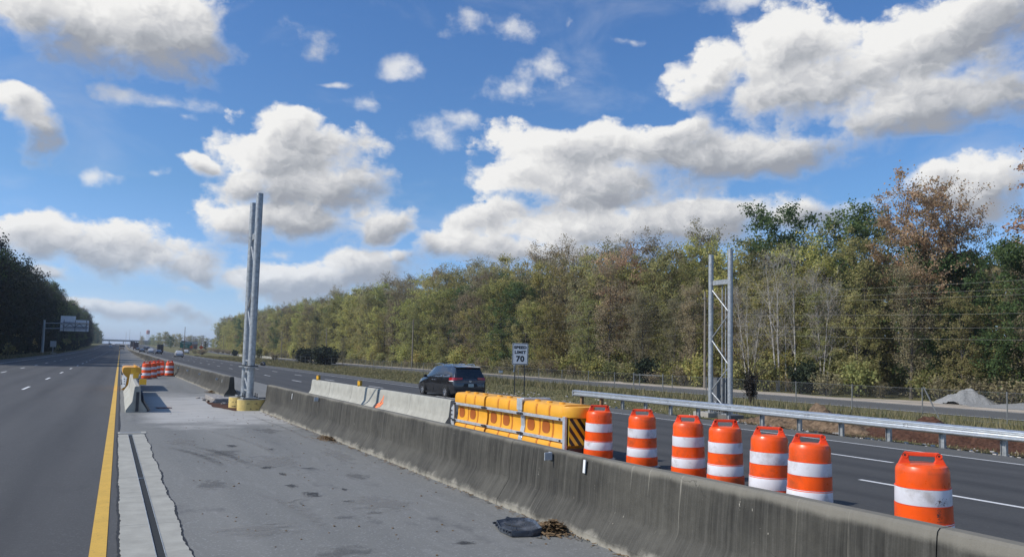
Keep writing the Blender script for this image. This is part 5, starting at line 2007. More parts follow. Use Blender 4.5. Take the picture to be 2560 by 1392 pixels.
def lorry(label, x, y, col, h=2.7, L=9):
    t = thing('far_lorry', label, 'truck', (x, y, G(x, y)), 0, GTR)
    body = simple('lorry_box_%d' % int(y), col, .6, 0, .1, .5)
    MB().box((0, L / 2, 1.15 + h / 2), (2.5, L, h)).build('cargo_box', body, t, bevel=.04)
    for s in (-1, 1):
        MB().box((s * .6, -.02, 1.2 + h / 2), (1.1, .04, h - .25)).build('rear_door', body, t, bevel=.01)
    MB().box((0, L + 1.1, 1.7), (2.3, 1.9, 2.2)).build('cab', simple('cab_paint_%d' % int(y), (.2, .05, .05), .4), t, bevel=.1)
    MB().box((0, .05, .65), (2.4, .12, .16)).build('bumper', M_DKSTEEL, t)
    for s in (-1, 1):
        MB().box((s * 1.0, -.03, 1.02), (.3, .06, .14)).build('tail_lamp', M_LAMP, t)
        for yy in (1.2, 2.4, L + 1.2):
            MB().lathe([(.0, -.14), (.5, -.14), (.5, .14), (0, .14)], 12, (s * 1.05, yy, .5), 'X', caps=False).build('wheel', M_TYRE, t)
    return t


lorry('dark distant lorry, nearer of two together on the far carriageway', 7.4, 446, (.075, .055, .06), 2.8)
lorry('dark distant lorry partly hidden behind the nearer lorry', 7.0, 540, (.06, .05, .055), 2.8)
bt = thing('boxy_truck', 'dark boxy flatbed truck with upright load behind the blue sedan', 'truck', (14.9, 346, G(14.9, 346)), 0, GTR)
MB().box((0, 3, 2.3), (2.3, 4.4, 2.2)).build('load', simple('truck_load_dark', (.035, .032, .03), .7), bt)
for x in (-.7, 0, .7):
    MB().box((x, .75, 2.3), (.12, .08, 2.4)).build('stake', simple('truck_stake', (.12, .12, .12), .6), bt)
MB().box((0, 3, .95), (2.4, 5.4, .35)).build('bed', M_DKSTEEL, bt)
MB().box((0, 6.8, 1.7), (2.2, 1.8, 2.0)).build('cab', P_GREY, bt, bevel=.08)
for s in (-1, 1):
    MB().box((s * .95, .28, .85), (.28, .06, .16)).build('tail_lamp', M_LAMP, bt)
    for yy in (1.3, 6.3):
        MB().lathe([(.0, -.18), (.5, -.18), (.5, .18), (0, .18)], 12, (s * .98, yy, .5), 'X', caps=False).build('wheel', M_TYRE, bt)

# ------------------------------------------------------------------ vegetation
def tube_np(p0, p1, r0, r1, n, V, F):
    d = p1 - p0
    L = np.linalg.norm(d)
    if L < 1e-6:
        return
    d = d / L
    a = np.array([0, 0, 1.0]) if abs(d[2]) < .9 else np.array([1.0, 0, 0])
    u = np.cross(d, a)
    u /= np.linalg.norm(u)
    v = np.cross(d, u)
    b = len(V)
    for k in range(n):
        t = 2 * PI * k / n
        V.append(p0 + (u * math.cos(t) + v * math.sin(t)) * r0)
    for k in range(n):
        t = 2 * PI * k / n
        V.append(p1 + (u * math.cos(t) + v * math.sin(t)) * r1)
    for k in range(n):
        l = (k + 1) % n
        F.append((b + k, b + l, b + n + l, b + n + k))


def gen_tree(seed, H, R, base, n_leaf, leaf, limbs=18, rise=(.35, 1.0), spread=.42, profile='oval', subs=6, twigs=3, skirt=0, upright=0.0, trunk_r=.013):
    """returns wood and leaf arrays. base: share of the height that is bare trunk"""
    rs = np.random.RandomState(seed)
    V, F, P = [], [], []
    # trunk
    n = 9
    tp = [np.array([0, 0, -.3])]
    dx, dy = rs.normal(0, .02, 2)
    for i in range(1, n + 1):
        z = H * .93 * i / n
        w = .02 * H * (i / n)
        tp.append(np.array([dx * z + rs.normal(0, .25) * w, dy * z + rs.normal(0, .25) * w, z]))
    r0 = H * trunk_r
    for i in range(n):
        tube_np(tp[i], tp[i + 1], r0 * (1 - .92 * i / n), r0 * (1 - .92 * (i + 1) / n), 7, V, F)

    def trunk_at(z):
        u = z / (H * .93) * n
        i = int(min(n - 1, max(0, u)))
        return tp[i] + (tp[i + 1] - tp[i]) * (u - i)

    def prof(h):
        u = (h - base) / (1 - base)
        u = min(1, max(0, u))
        if profile == 'oval':
            return max(.22, math.sqrt(max(0, 1 - ((u - .48) / .60) ** 2)))
        if profile == 'vase':
            return .35 + .65 * math.sin(PI * (.18 + .50 * u))
        if profile == 'cone':
            return 1.05 - .95 * u
        if profile == 'column':
            return .75 + .25 * math.sin(PI * u) if u < .85 else .55
        return 1
    ang = rs.uniform(0, 6.28)
    for i in range(limbs):
        h = base + (.97 - base) * ((i + rs.uniform(0, .9)) / limbs)
        ang += 2.4 + rs.normal(0, .35)
        el = rs.uniform(*rise) * (1 - .3 * (1 - h)) + upright * h
        Lb = R * prof(h) * rs.uniform(.75, 1.15)
        d = np.array([math.cos(ang) * math.cos(el), math.sin(ang) * math.cos(el), math.sin(el)])
        p = trunk_at(h * H * .93)
        rb = max(.02, r0 * (1 - .88 * h) * .5)
        k = 5
        pts = [p]
        for j in range(k):
            d = d + rs.normal(0, .16, 3) + np.array([0, 0, .06])
            d /= np.linalg.norm(d)
            pts.append(pts[-1] + d * Lb / k)
        for j in range(k):
            tube_np(pts[j], pts[j + 1], rb * (1 - .85 * j / k), rb * (1 - .85 * (j + 1) / k), 5, V, F)
        for s_ in range(subs):
            u = rs.uniform(.22, 1.0) * k
            j = int(min(k - 1, u))
            q = pts[j] + (pts[j + 1] - pts[j]) * (u - j)
            dd = (pts[j + 1] - pts[j])
            dd = dd / np.linalg.norm(dd)
            e = dd * .6 + rs.normal(0, .75, 3) + np.array([0, 0, .25 + upright])
            e /= np.linalg.norm(e)
            Ls = Lb * rs.uniform(.22, .45) + .5
            mid = q + e * Ls * .5 + rs.normal(0, .08, 3)
            end = q + e * Ls + rs.normal(0, .15, 3)
            rr_ = max(.012, rb * .32)
            tube_np(q, mid, rr_, rr_ * .65, 4, V, F)
            tube_np(mid, end, rr_ * .65, rr_ * .3, 4, V, F)
            P.append((mid, end, 1.0))
            for t_ in range(twigs):
                q2 = mid + (end - mid) * rs.uniform(-.6, 1)
                e2 = e + rs.normal(0, .7, 3)
                e2 /= np.linalg.norm(e2)
                en = q2 + e2 * rs.uniform(.5, 1.2)
                tube_np(q2, en, rr_ * .35, .006, 3, V, F)
                P.append((q2, en, .8))
    # skirt: suckers and vines that carry leaves down to the ground
    for i in range(skirt):
        a = rs.uniform(0, 6.28)
        d = rs.uniform(.15, .9) * R
        z = rs.uniform(.02, base + .25) * H
        c = np.array([math.cos(a) * d, math.sin(a) * d, z])
        P.append((c + rs.normal(0, .4, 3), c + rs.normal(0, .7, 3) + np.array([0, 0, .5]), 1.4))
    LV = LF = None
    if n_leaf:
        A = np.array([p[0] for p in P])
        B = np.array([p[1] for p in P])
        wgt = np.array([p[2] for p in P])
        # whole sprays are fuller or barer than others
        wgt = wgt * rs.gamma(1.1, 1, len(P))
        idx = rs.choice(len(P), n_leaf, p=wgt / wgt.sum())
        u = rs.uniform(-.1, 1.15, (n_leaf, 1))
        C = A[idx] + (B[idx] - A[idx]) * u + rs.normal(0, spread, (n_leaf, 3)) * np.array([1, 1, .8])
        C[:, 2] = np.maximum(C[:, 2], .15)
        outw = C * np.array([1, 1, 0])
        outw /= np.maximum(np.linalg.norm(outw, axis=1)[:, None], .3)
        nrm = rs.normal(0, .62, (n_leaf, 3)) + outw * .7 + np.array([0, 0, .6])
        nrm /= np.linalg.norm(nrm, axis=1)[:, None]
        t1 = np.cross(nrm, rs.normal(0, 1, (n_leaf, 3)))
        t1 /= np.linalg.norm(t1, axis=1)[:, None]
        t2 = np.cross(nrm, t1)
        s = leaf * rs.uniform(.55, 1.3, (n_leaf, 1))
        a = s * .5
        b = s * rs.uniform(.32, .5, (n_leaf, 1))
        fold = nrm * s * rs.uniform(-.12, .12, (n_leaf, 1))
        Q = np.stack([C - t1 * a, C - t2 * b + fold, C + t1 * a, C + t2 * b + fold], 1).reshape(-1, 3)
        LV = Q
        LF = np.arange(n_leaf * 4).reshape(-1, 4)
    return np.array(V), np.array(F), LV, LF


BARK = bark_mat('bark_grey', (.055, .047, .040), (.13, .115, .10))
BARKD = bark_mat('bark_dark', (.030, .025, .021), (.075, .062, .052))
BARKP = bark_mat('bark_pale', (.30, .275, .25), (.52, .49, .45))
L_YG = leaf_mat('leaves_yellow_green', [(.21, .24, .055), (.32, .325, .075), (.45, .41, .10), (.56, .47, .125), (.25, .275, .062)])
L_OL = leaf_mat('leaves_olive', [(.205, .225, .065), (.31, .31, .092), (.40, .345, .12), (.25, .235, .078)])
L_DK = leaf_mat('leaves_dark_green', [(.062, .11, .032), (.10, .165, .046), (.15, .21, .06)], .02, .25)
L_BR = leaf_mat('leaves_russet', [(.46, .26, .13), (.56, .33, .19), (.44, .31, .13), (.62, .40, .26), (.34, .23, .095)], .012, .15)
L_TAN = leaf_mat('leaves_tan', [(.32, .27, .15), (.40, .325, .18), (.27, .245, .11), (.36, .275, .155)], .02, .25)
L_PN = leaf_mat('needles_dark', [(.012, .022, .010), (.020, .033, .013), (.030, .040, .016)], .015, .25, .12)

KINDS_ = {}


def proto(key, name, label, bark, leafm, *a, **kw):
    V, F, LV, LF = gen_tree(*a, **kw)
    tm = mesh_np(name + '_wood', V, F, bark, True)
    lm = mesh_np(name + '_leaves', LV, LF, leafm) if LV is not None else None
    KINDS_.setdefault(key, []).append((name, tm, lm, label))


for sd_ in (1, 2, 3):
    proto('yg', 'broadleaf_tree', 'yellow green', BARK, L_YG, sd_, 20, 5.4, .10, 14000, .26, limbs=30, skirt=190, subs=6, twigs=2, spread=.30)
for sd_ in (4, 5, 6):
    proto('ol', 'broadleaf_tree', 'olive green', BARK, L_OL, sd_, 20, 5.2, .14, 13000, .25, limbs=28, skirt=130, subs=6, twigs=3, spread=.30)
for sd_ in (7, 8):
    proto('tan', 'broadleaf_tree', 'brownish half bare', BARK, L_TAN, sd_, 20, 4.9, .20, 9000, .22, limbs=28, subs=7, twigs=5, spread=.28, upright=.2, rise=(.4, 1.0), skirt=60)
for sd_ in (9, 10):
    proto('br', 'broadleaf_tree', 'russet leaved', BARKD, L_BR, sd_, 20, 5.2, .25, 11000, .24, limbs=24, subs=7, twigs=4, spread=.30)
proto('big', 'broadleaf_tree', 'russet leaved', BARKD, L_BR, 33, 20, 7.4, .46, 19000, .24, limbs=17, subs=12, twigs=4, spread=.28, rise=(.35, 1.0), trunk_r=.019)
for sd_ in (11, 12):
    proto('dk', 'broadleaf_tree', 'dark green', BARKD, L_DK, sd_, 20, 5.6, .14, 17000, .28, limbs=26, subs=8, twigs=2, spread=.36, skirt=60)
for sd_ in (13, 14, 18):
    # several slim stems from one stool
    rs_ = np.random.RandomState(sd_)
    AV, AF, AL = [], [], []
    nb_ = 0
    for k_ in range(4):
        V, F, LV, LF = gen_tree(sd_ * 10 + k_, 17 * rs_.uniform(.65, 1.0), 2.9, .26, 260, .18, limbs=13, subs=6, twigs=5, upright=.55, rise=(.75, 1.3), trunk_r=.0075)
        lean = rs_.normal(0, .085, 2)
        off = rs_.normal(0, .5, 2)
        for arr in (V, LV):
            arr[:, 0] += arr[:, 2] * lean[0] + off[0]
            arr[:, 1] += arr[:, 2] * lean[1] + off[1]
        AV.append(V)
        AF.append(F + nb_)
        nb_ += len(V)
        AL.append(LV)
    LV = np.concatenate(AL)
    KINDS_.setdefault('bare', []).append(('bare_tree', mesh_np('bare_tree_wood', np.concatenate(AV), np.concatenate(AF), BARKP, True), mesh_np('bare_tree_leaves', LV, np.arange(len(LV)).reshape(-1, 4), L_TAN), 'bare pale stemmed'))
for sd_ in (15, 16, 17):
    proto('con', 'evergreen_tree', 'dark evergreen', BARKD, L_PN, sd_, 22, 4.4, .08, 9000, .40, limbs=34, subs=6, twigs=1, spread=.6, profile='column', rise=(.05, .7), skirt=120)


def gen_bush(seed, R, H, n, leaf, stems=14):
    rs = np.random.RandomState(seed)
    V, F = [], []
    P = []
    for i in range(stems):
        a = rs.uniform(0, 6.28)
        d = rs.uniform(.1, .8)
        p = np.array([math.cos(a) * R * .25 * d, math.sin(a) * R * .25 * d, 0])
        e = np.array([math.cos(a) * R * d, math.sin(a) * R * d, H * rs.uniform(.55, 1.0) * (1 - .35 * d * d)])
        m = (p + e) / 2 + np.array([0, 0, .15 * H])
        tube_np(p, m, .04, .025, 4, V, F)
        tube_np(m, e, .025, .008, 4, V, F)
        P += [(p, m), (m, e), (m, e)]
        for k in range(5):
            q = m + (e - m) * rs.uniform(-.5, 1)
            w = q + rs.normal(0, 1, 3) * np.array([R * .25, R * .25, H * .14])
            tube_np(q, w, .012, .004, 3, V, F)
            P.append((q, w))
    idx = rs.randint(0, len(P), n)
    A = np.array([p[0] for p in P])
    B = np.array([p[1] for p in P])
    C = A[idx] + (B[idx] - A[idx]) * rs.uniform(0, 1.1, (n, 1)) + rs.normal(0, 1, (n, 3)) * np.array([R * .13, R * .13, H * .09])
    C[:, 2] = np.abs(C[:, 2])
    nrm = rs.normal(0, 1, (n, 3))
    nrm /= np.linalg.norm(nrm, axis=1)[:, None]
    t1 = np.cross(nrm, rs.normal(0, 1, (n, 3)))
    t1 /= np.linalg.norm(t1, axis=1)[:, None]
    t2 = np.cross(nrm, t1)
    s = leaf * rs.uniform(.5, 1.3, (n, 1))
    Q = np.stack([C - t1 * s * .5, C - t2 * s * .4, C + t1 * s * .5, C + t2 * s * .4], 1).reshape(-1, 3)
    return np.array(V), np.array(F), Q, np.arange(n * 4).reshape(-1, 4)


for key, lab, lm, args in (('bdk', 'dark evergreen', L_PN, (21, 1.9, 2.6, 4200, .30)), ('bol', 'olive', L_OL, (22, 2.0, 2.8, 1500, .26)), ('byg', 'yellow green', L_YG, (23, 2.2, 3.4, 1900, .28)), ('btan', 'brown leafless', L_TAN, (24, 2.0, 2.2, 700, .20))):
    V, F, Q, QF = gen_bush(*args)
    KINDS_[key] = [('shrub', mesh_np('shrub_wood', V, F, BARKD if key != 'btan' else BARK, True), mesh_np('shrub_leaves', Q, QF, lm), lab)]

NT_ = 0


def plant(key, x, y, s, sz=None, label=None, group=None, cat=None, var=None, rz=None):
    """one tree: an empty with its trunk and crown"""
    global NT_
    L = KINDS_[key]
    name, tm, lm, kd = L[(NT_ if var is None else var) % len(L)]
    NT_ += 1
    t = thing(name, label or kd, cat or ('shrub' if name == 'shrub' else 'tree'), (x, y, G(x, y) - .12), random.uniform(0, 6.28) if rz is None else rz, group)
    t.scale = (s, s, sz or s)
    w = bpy.data.objects.new('stems' if name == 'shrub' else 'trunk', tm)
    link(w, t)
    if lm:
        c = bpy.data.objects.new('foliage' if name == 'shrub' else 'crown', lm)
        link(c, t)
    return t


random.seed(21)
RLAB = {'big': 'russet leaved tree in the wood', 'yg': 'yellow green broadleaf tree in the wood beyond the service road', 'ol': 'olive green broadleaf tree in the wood beyond the service road', 'tan': 'brownish half bare tree in the wood beyond the service road', 'br': 'russet leaved tree in the wood beyond the service road', 'dk': 'dark green broadleaf tree in the wood beyond the service road', 'bare': 'bare pale stemmed tree in the wood beyond the service road', 'con': 'dark evergreen tree in the wood beyond the service road'}
RGRP = {k: v.split(' tree')[0] + ' trees of the right wood' for k, v in RLAB.items()}


def seg_right(x, y):
    """where along the wood a tree stands, by the things one sees in front of it"""
    v = Vector((x, y, 0))
    px = 1280 + 1900 * v.dot(RIGHT) / v.dot(FWD)
    for lim, txt in ((545, 'at the far left end of the wood'), (600, 'left of the twin posts'), (680, 'just right of the twin posts'), (740, 'left of the dark verge shrubs'), (800, 'behind the left verge shrub'), (870, 'behind the right verge shrub'), (950, 'just right of the verge shrubs'), (1035, 'left of the minivan'), (1120, 'above the minivan cabin'), (1215, 'above the minivan tail'), (1270, 'left of the speed sign'), (1335, 'right behind the speed sign'), (1420, 'right of the speed sign'), (1520, 'above the guard rail end'), (1620, 'above the two nearest-left drums of the row'), (1740, 'left of the braced posts'), (1850, 'behind the braced posts'), (1950, 'just right of the braced posts'), (2080, 'behind the pale bare trees'), (2220, 'left of the tallest russet tree'), (2340, 'below the tallest russet tree'), (2460, 'above the gravel pile')):
        if px < lim:
            return txt.replace('above the two nearest-left drums of the row', 'above the second drum of the row')
    return 'right of the gravel pile'


def seg_left(y):
    for lim, txt in ((165, 'at the left edge of the picture'), (205, 'left of the cantilever mast'), (235, 'behind the cantilever mast'), (300, 'between mast and sign'), (380, 'behind the sign\'s left half'), (500, 'behind the sign\'s right half'), (660, 'right of the sign')):
        if y < lim:
            return txt
    return 'by the overpass'


def wood_height(y):
    return float(np.interp(y, [0, 30, 45, 70, 95, 135, 200, 300, 450, 600], [15.0, 15.2, 16.0, 18.2, 20.0, 22.0, 23.3, 23.6, 24.0, 24.2]))


KN = {'yg': 'yellow green tree', 'ol': 'olive green tree', 'tan': 'brownish half bare tree', 'br': 'russet leaved tree', 'dk': 'dark green tree', 'bare': 'bare pale stemmed tree', 'big': 'russet leaved tree', 'con': 'dark evergreen tree'}


def rtree(key, x, y, h, row='', **kw):
    base = {'bare': 17, 'con': 22}.get(key, 20)
    s = h / base
    lab = KN[key] + ' in ' + row + ' of wood, ' + seg_right(x, y)
    kw.setdefault('label', lab)
    kw.setdefault('group', lab.replace(' tree in', ' trees in'))
    return plant(key, x, y, s * random.uniform(.95, 1.12), s, **kw)


# named individuals of the right wood
rtree('big', 68.5, 47.2, 18.9, label='tallest russet tree above the gravel pile, its forked dark limbs against the sky', var=0, group=None, rz=1.0).scale = (.82, .82, .92)
rtree('big', 68.5, 31.0, 18.5, label='russet tree cut by the right edge of the picture', var=0, group=None, rz=3.0)
rtree('dk', 72.0, 67.0, 20.6, label='big dark green tree standing above the wood right of the braced posts', var=0, group=None).scale = (1.05, 1.05, 1.06)
rtree('dk', 75.0, 60.0, 20.4, label='second dark green tree behind the pale bare trees', var=1, group=None)
rtree('bare', 62.5, 58.0, 15.5, label='pale bare multi stemmed tree right of the braced posts', var=0, group=None)
rtree('bare', 63.0, 53.8, 14.5, label='second pale bare tree left of the tallest russet tree', var=1, group=None)
rtree('bare', 61.5, 62.5, 13.5, label='pale bare tree just behind the braced posts', var=1, group=None)
rtree('yg', 70.0, 80.0, 20.0, label='slender yellowish tree rising left of the big dark green tree', var=0, group=None).scale = (.75, .75, 1.0)
rtree('br', 69.0, 97.0, 19.5, label='russet tree on the skyline right of the speed sign', var=0, group=None)
rtree('tan', 63.0, 33.0, 11.5, label='grey half bare tree right of the gravel pile', var=1, group=None)

rtree('tan', 74.0, 38.5, 17.6, label='grey brown thin crowned tree right behind the tallest russet tree', var=0, group=None)
rtree('tan', 75.0, 33.5, 18.0, label='grey brown thin crowned tree between the two russet trees', var=1, group=None)
# rows of the wood
y = 8.0
mixA = ['ol', 'ol', 'yg', 'tan', 'ol', 'ol', 'dk', 'tan']
mixB = ['yg', 'yg', 'yg', 'ol', 'tan', 'yg', 'ol', 'yg', 'dk']
while y < 590:
    pool = mixA if y < 105 else mixB
    key = random.choice(pool)
    x = 63.5 + random.uniform(-1.2, 1.8) + (1.8 if 28 < y < 46 else 0)
    h = wood_height(y) * random.uniform(.55, .86)
    rtree(key, x, y, h, 'front row')
    y += random.uniform(3.8, 6.0) * (1.0 if y < 150 else 1.25)
y = 6.0
while y < 595:
    pool = mixA + (['br'] if 70 < y < 140 else []) if y < 105 else mixB + ['tan', 'tan']
    key = random.choice(pool)
    h = wood_height(y) * random.uniform(.84, 1.0) * (1.0 if key != 'dk' else .88)
    rtree(key, 68.5 + random.uniform(-1.2, 1.5), y, h, 'middle row')
    y += random.uniform(4.2, 6.6) * (1.0 if y < 150 else 1.35)
y = 10.0
while y < 560:
    key = random.choice(['ol', 'tan', 'tan', 'yg', 'tan'] if y > 100 else ['ol', 'tan', 'tan', 'tan', 'bare'])
    rtree(key, 74.5 + random.uniform(-1.5, 2), y, wood_height(y) * random.uniform(1.0, 1.10), 'skyline row')
    y += random.uniform(5.5, 9) * (1.0 if y < 150 else 1.6)

# the depth of the wood behind the trees that can be told apart
rs = np.random.RandomState(77)
n = 62000
yy = rs.uniform(-10, 600, n)
xx = rs.uniform(78, 118, n)
hh = np.array([wood_height(v) for v in yy])
zz = rs.uniform(0, 1, n) ** .8 * hh * .92
C = np.stack([xx, yy, zz + np.array([cross(70) + np.interp(v, EY, EZ) for v in yy])], 1)
nrm = rs.normal(0, 1, (n, 3))
nrm /= np.linalg.norm(nrm, axis=1)[:, None]
t1 = np.cross(nrm, rs.normal(0, 1, (n, 3)))
t1 /= np.linalg.norm(t1, axis=1)[:, None]
t2 = np.cross(nrm, t1)
s = rs.uniform(.5, 1.5, (n, 1)) * 1.75
Q = np.stack([C - t1 * s * .5, C - t2 * s * .4, C + t1 * s * .5, C + t2 * s * .4], 1).reshape(-1, 3)
o = bpy.data.objects.new('wood_interior', mesh_np('wood_interior', Q, np.arange(n * 4).reshape(-1, 4), L_OL))
link(o)
tag(o, 'dense foliage in the depth of the right wood', 'wood', kind='stuff')

# brush along the foot of the wood
y = 14.0
SL = {'bol': 'olive shrub in the brush along the foot of the right wood', 'byg': 'yellow green shrub in the brush along the foot of the right wood', 'btan': 'brown leafless shrub in the brush along the foot of the right wood', 'bdk': 'dark green shrub in the brush along the foot of the right wood'}
while y < 430:
    key = random.choice(['btan', 'bol', 'btan', 'byg', 'bol', 'bdk'] if y < 110 else ['btan', 'byg', 'bol', 'byg', 'btan'])
    x = 60.4 + random.uniform(-1.2, 1.6) + (2.6 if 27 < y < 48 else 0)
    s = random.uniform(.7, 1.35) * (1.0 if y > 60 else .9)
    plant(key, x, y, s, s * random.uniform(.8, 1.25), label=SL[key].replace(' in the brush along the foot of the right wood', ' at the wood foot, ' + seg_right(x, y)), group=SL[key].replace('shrub in the brush along the foot of the right wood', 'shrubs at the wood foot, ' + seg_right(x, y)))
    y += random.uniform(1.7, 3.2) * (1 if y < 130 else 1.7)

# shrubs that stand alone on the verge
plant('bdk', 41.0, 171.5, 2.2, 1.5, 'dark rounded evergreen shrub on the verge, biggest of the clump', None)
plant('bdk', 43.0, 178.0, 2.1, 1.45, 'dark evergreen shrub in the middle of the verge clump')
plant('bdk', 44.0, 185.5, 1.9, 1.45, 'dark evergreen shrub at the left of the verge clump')
plant('bdk', 43.0, 202.0, 1.9, 1.45, 'greyish shrub with a gap beside the dark verge clump')
plant('btan', 43.5, 206.0, 1.3, 1.3, 'brownish shrub left of the dark verge clump')
plant('btan', 43.0, 245.0, 1.25, 1.3, 'brown leafless shrub on the verge right of the twin posts')
plant('bol', 44.0, 283.0, 1.1, 1.5, 'small upright shrub on the verge just right of the twin posts')
plant('byg', 45.0, 322.0, 1.5, 1.7, 'yellow green shrub on the verge left of the twin posts')
plant('bdk', 44.0, 345.0, .9, 1.0, 'small dark shrub on the verge left of the twin posts')
for i in range(14):
    y = 300 + i * 14 + random.uniform(-4, 4)
    plant('btan', random.uniform(48, 56) if i > 5 else random.uniform(27, 36), y + 40, random.uniform(1.2, 2.0), 1.1, 'brown brush on the far verge left of the wood', 'brown brush on the far verge')
plant('tan', 43.3, 164.5, .27, .30, 'small thin tree alone on the verge right of the dark shrubs', None)
# vine-smothered snag by the fence
sn = thing('vine_snag', 'blackish vine smothered snag with thin upswept branches by the fence', 'dead tree', (39.3, 39.7, G(39.3, 39.7)), 0)
sn_V, sn_F, sQ, sQF = gen_bush(31, .55, 2.0, 1500, .16, 20)
link(bpy.data.objects.new('vine_mass', mesh_np('vine_mass', sQ, sQF, simple('vine_dark', (.022, .017, .012), .9))), sn)
V, F = [], []
rs = np.random.RandomState(3)
tube_np(np.array([0, 0, -.2]), np.array([0.05, .1, 1.9]), .24, .12, 7, V, F)
for i in range(16):
    p = np.array([rs.normal(0, .1), rs.normal(0, .1), rs.uniform(.9, 2)])
    d = np.array([rs.normal(0, .55), rs.normal(0, .55), rs.uniform(.6, 1.1)])
    q = p
    for k in range(4):
        q2 = q + d * .62 + rs.normal(0, .08, 3)
        tube_np(q, q2, .032 * (1 - .22 * k), .032 * (1 - .22 * (k + 1)), 4, V, F)
        for m in range(2):
            tube_np(q2, q2 + d * .4 + rs.normal(0, .3, 3), .010, .004, 3, V, F)
        q = q2
link(bpy.data.objects.new('stem', mesh_np('snag_stem', np.array(V), np.array(F), BARKD)), sn)

# left wood: tall dark trees between the camera and the sun
LLAB = {'con': 'dark evergreen tree in the shaded wood left of the road', 'dk': 'dark green tree in the shaded wood left of the road', 'ol': 'dull tree in the shaded wood left of the road', 'tan': 'brownish tree in the shaded wood left of the road'}
def lheight(y):
    return float(np.interp(y, [60, 150, 190, 235, 320, 420, 620, 800, 1100, 1300], [23, 24.5, 23, 23.5, 24.5, 24, 25, 21, 19, 15]))
def ltree(key, x, y, h):
    base = {'con': 22}.get(key, 20)
    s = h / base
    row = 'low belt' if y > 660 else ('front row' if x > -25.5 else 'back row')
    lab = LLAB[key].split(' in the')[0] + ' in ' + row + ' of left wood, ' + seg_left(y)
    return plant(key, x, y, s * random.uniform(1.0, 1.2), s, lab, lab.replace(' tree in', ' trees in'))
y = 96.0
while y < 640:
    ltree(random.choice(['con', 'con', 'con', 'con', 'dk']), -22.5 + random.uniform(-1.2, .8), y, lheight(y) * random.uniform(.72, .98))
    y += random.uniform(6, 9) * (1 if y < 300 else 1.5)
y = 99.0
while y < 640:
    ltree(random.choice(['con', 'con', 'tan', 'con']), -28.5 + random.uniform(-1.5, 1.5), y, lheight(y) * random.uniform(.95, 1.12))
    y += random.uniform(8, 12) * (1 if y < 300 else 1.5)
y = 760.0
while y < 1290:
    ltree(random.choice(['ol', 'dk', 'con']), -27 + random.uniform(-2, 2), y, lheight(y) * random.uniform(.8, 1.05))
    y += random.uniform(18, 28)
y = 92.0
while y < 420:
    plant(random.choice(['bdk', 'bdk', 'bdk', 'bol']), -18.9 + random.uniform(-.6, .5), y, random.uniform(.9, 1.5), random.uniform(1.0, 1.7), 'dark shrub along the foot of the left wood, ' + seg_left(y), 'dark shrubs along the foot of the left wood, ' + seg_left(y))
    y += random.uniform(4, 6.5)
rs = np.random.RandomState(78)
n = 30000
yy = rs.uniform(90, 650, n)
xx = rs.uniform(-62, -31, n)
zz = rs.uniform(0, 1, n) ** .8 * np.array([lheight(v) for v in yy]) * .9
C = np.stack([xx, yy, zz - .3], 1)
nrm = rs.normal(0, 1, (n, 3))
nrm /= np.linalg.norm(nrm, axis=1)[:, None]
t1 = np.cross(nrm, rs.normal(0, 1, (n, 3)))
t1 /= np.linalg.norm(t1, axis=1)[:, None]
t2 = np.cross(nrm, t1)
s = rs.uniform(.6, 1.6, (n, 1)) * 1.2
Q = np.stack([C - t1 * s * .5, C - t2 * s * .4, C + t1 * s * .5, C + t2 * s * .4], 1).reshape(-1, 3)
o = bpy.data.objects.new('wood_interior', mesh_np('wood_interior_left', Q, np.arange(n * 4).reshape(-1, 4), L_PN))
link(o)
tag(o, 'dense dark foliage in the depth of the left wood', 'wood', kind='stuff')

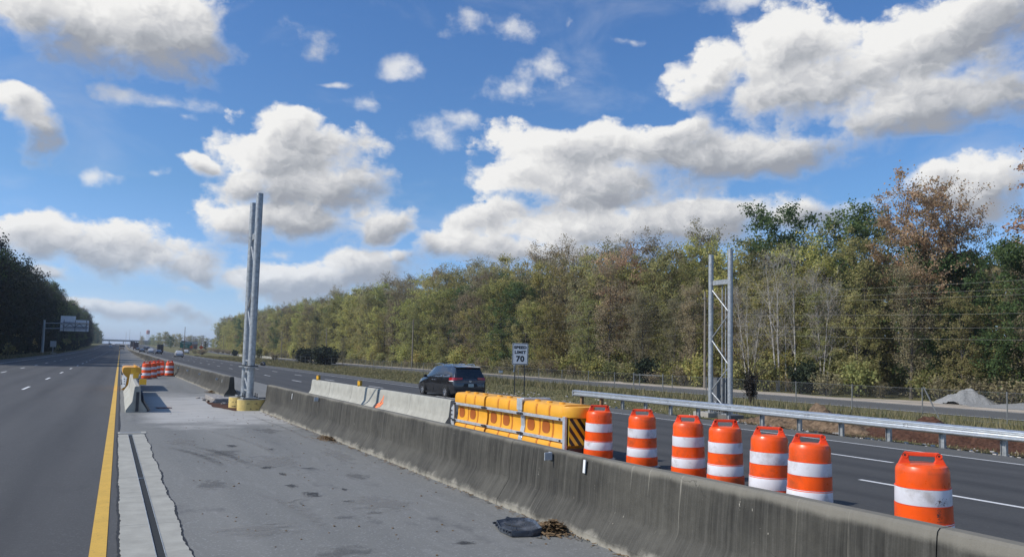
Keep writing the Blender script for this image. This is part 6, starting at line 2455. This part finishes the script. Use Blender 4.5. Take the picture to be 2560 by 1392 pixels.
# far trees between the road and the wood
FL = 'hazy distant tree in the low belt between the water tower and the wood'
for (x0, x1, y0, y1, n, h0, h1) in ((28, 62, 720, 860, 12, 9, 13), (62, 105, 800, 930, 9, 8, 12), (24, 70, 1000, 1200, 9, 9, 13), (80, 170, 1000, 1250, 10, 9, 13)):
    for i in range(n):
        x, y = random.uniform(x0, x1), random.uniform(y0, y1)
        h = random.uniform(h0, h1)
        plant(random.choice(['ol', 'dk', 'tan', 'yg']), x, y, h / 20 * 1.35, h / 20, FL, 'distant trees of the low belt')
plant('dk', 33.5, 620, .55, .42, 'dark rounded far tree below the water tower')
plant('con', 40.0, 432, .22, .30, 'small dark pointed tree below the far crossarm pole')

# ------------------------------------------------------------------ grass on the verge
M_GRASS = leaf_mat('grass_blades', [(.12, .125, .045), (.19, .165, .065), (.26, .21, .10), (.09, .105, .035), (.31, .255, .135)], .0, .0, .2)
rs = np.random.RandomState(5)
def tufts(n, xr, yfun, h0, h1, dens=None):
    y = yfun(n)
    x = rs.uniform(xr[0], xr[1], n)
    out = []
    g = np.array([G(a, b) for a, b in zip(x, y)])
    a = rs.uniform(0, 6.28, n)
    hh = rs.uniform(h0, h1, n) * (1 + y / 160)
    w = rs.uniform(.008, .02, n) * (1 + y / 35)
    ln = rs.uniform(.1, .6, n) * hh
    b = rs.uniform(0, 6.28, n)
    P0 = np.stack([x - np.cos(a) * w, y - np.sin(a) * w, g - .06], 1)
    P1 = np.stack([x + np.cos(a) * w, y + np.sin(a) * w, g - .06], 1)
    P2 = np.stack([x + np.cos(b) * ln, y + np.sin(b) * ln, g - .05 + hh], 1)
    return np.stack([P0, P1, P2], 1).reshape(-1, 3)
Vs = [tufts(52000, (22.1, 46.0), lambda n: 8 + 92 * rs.uniform(0, 1, n) ** 1.5, .03, .10),
      tufts(22000, (22.1, 46.0), lambda n: 90 + 190 * rs.uniform(0, 1, n) ** 1.3, .04, .15),
      tufts(9000, (56.0, 62.0), lambda n: 84 + 200 * rs.uniform(0, 1, n), .15, .6),
      tufts(6000, (34.0, 39.8), lambda n: 20 + 70 * rs.uniform(0, 1, n), .2, .55),
      tufts(5000, (-20.0, -14.7), lambda n: 60 + 200 * rs.uniform(0, 1, n), .1, .35)]
V = np.concatenate(Vs)
o = bpy.data.objects.new('verge_grass', mesh_np('verge_grass', V, np.arange(len(V)).reshape(-1, 3), M_GRASS))
link(o)
tag(o, 'rough autumn grass on the verge along the far carriageway', 'grass', kind='stuff')
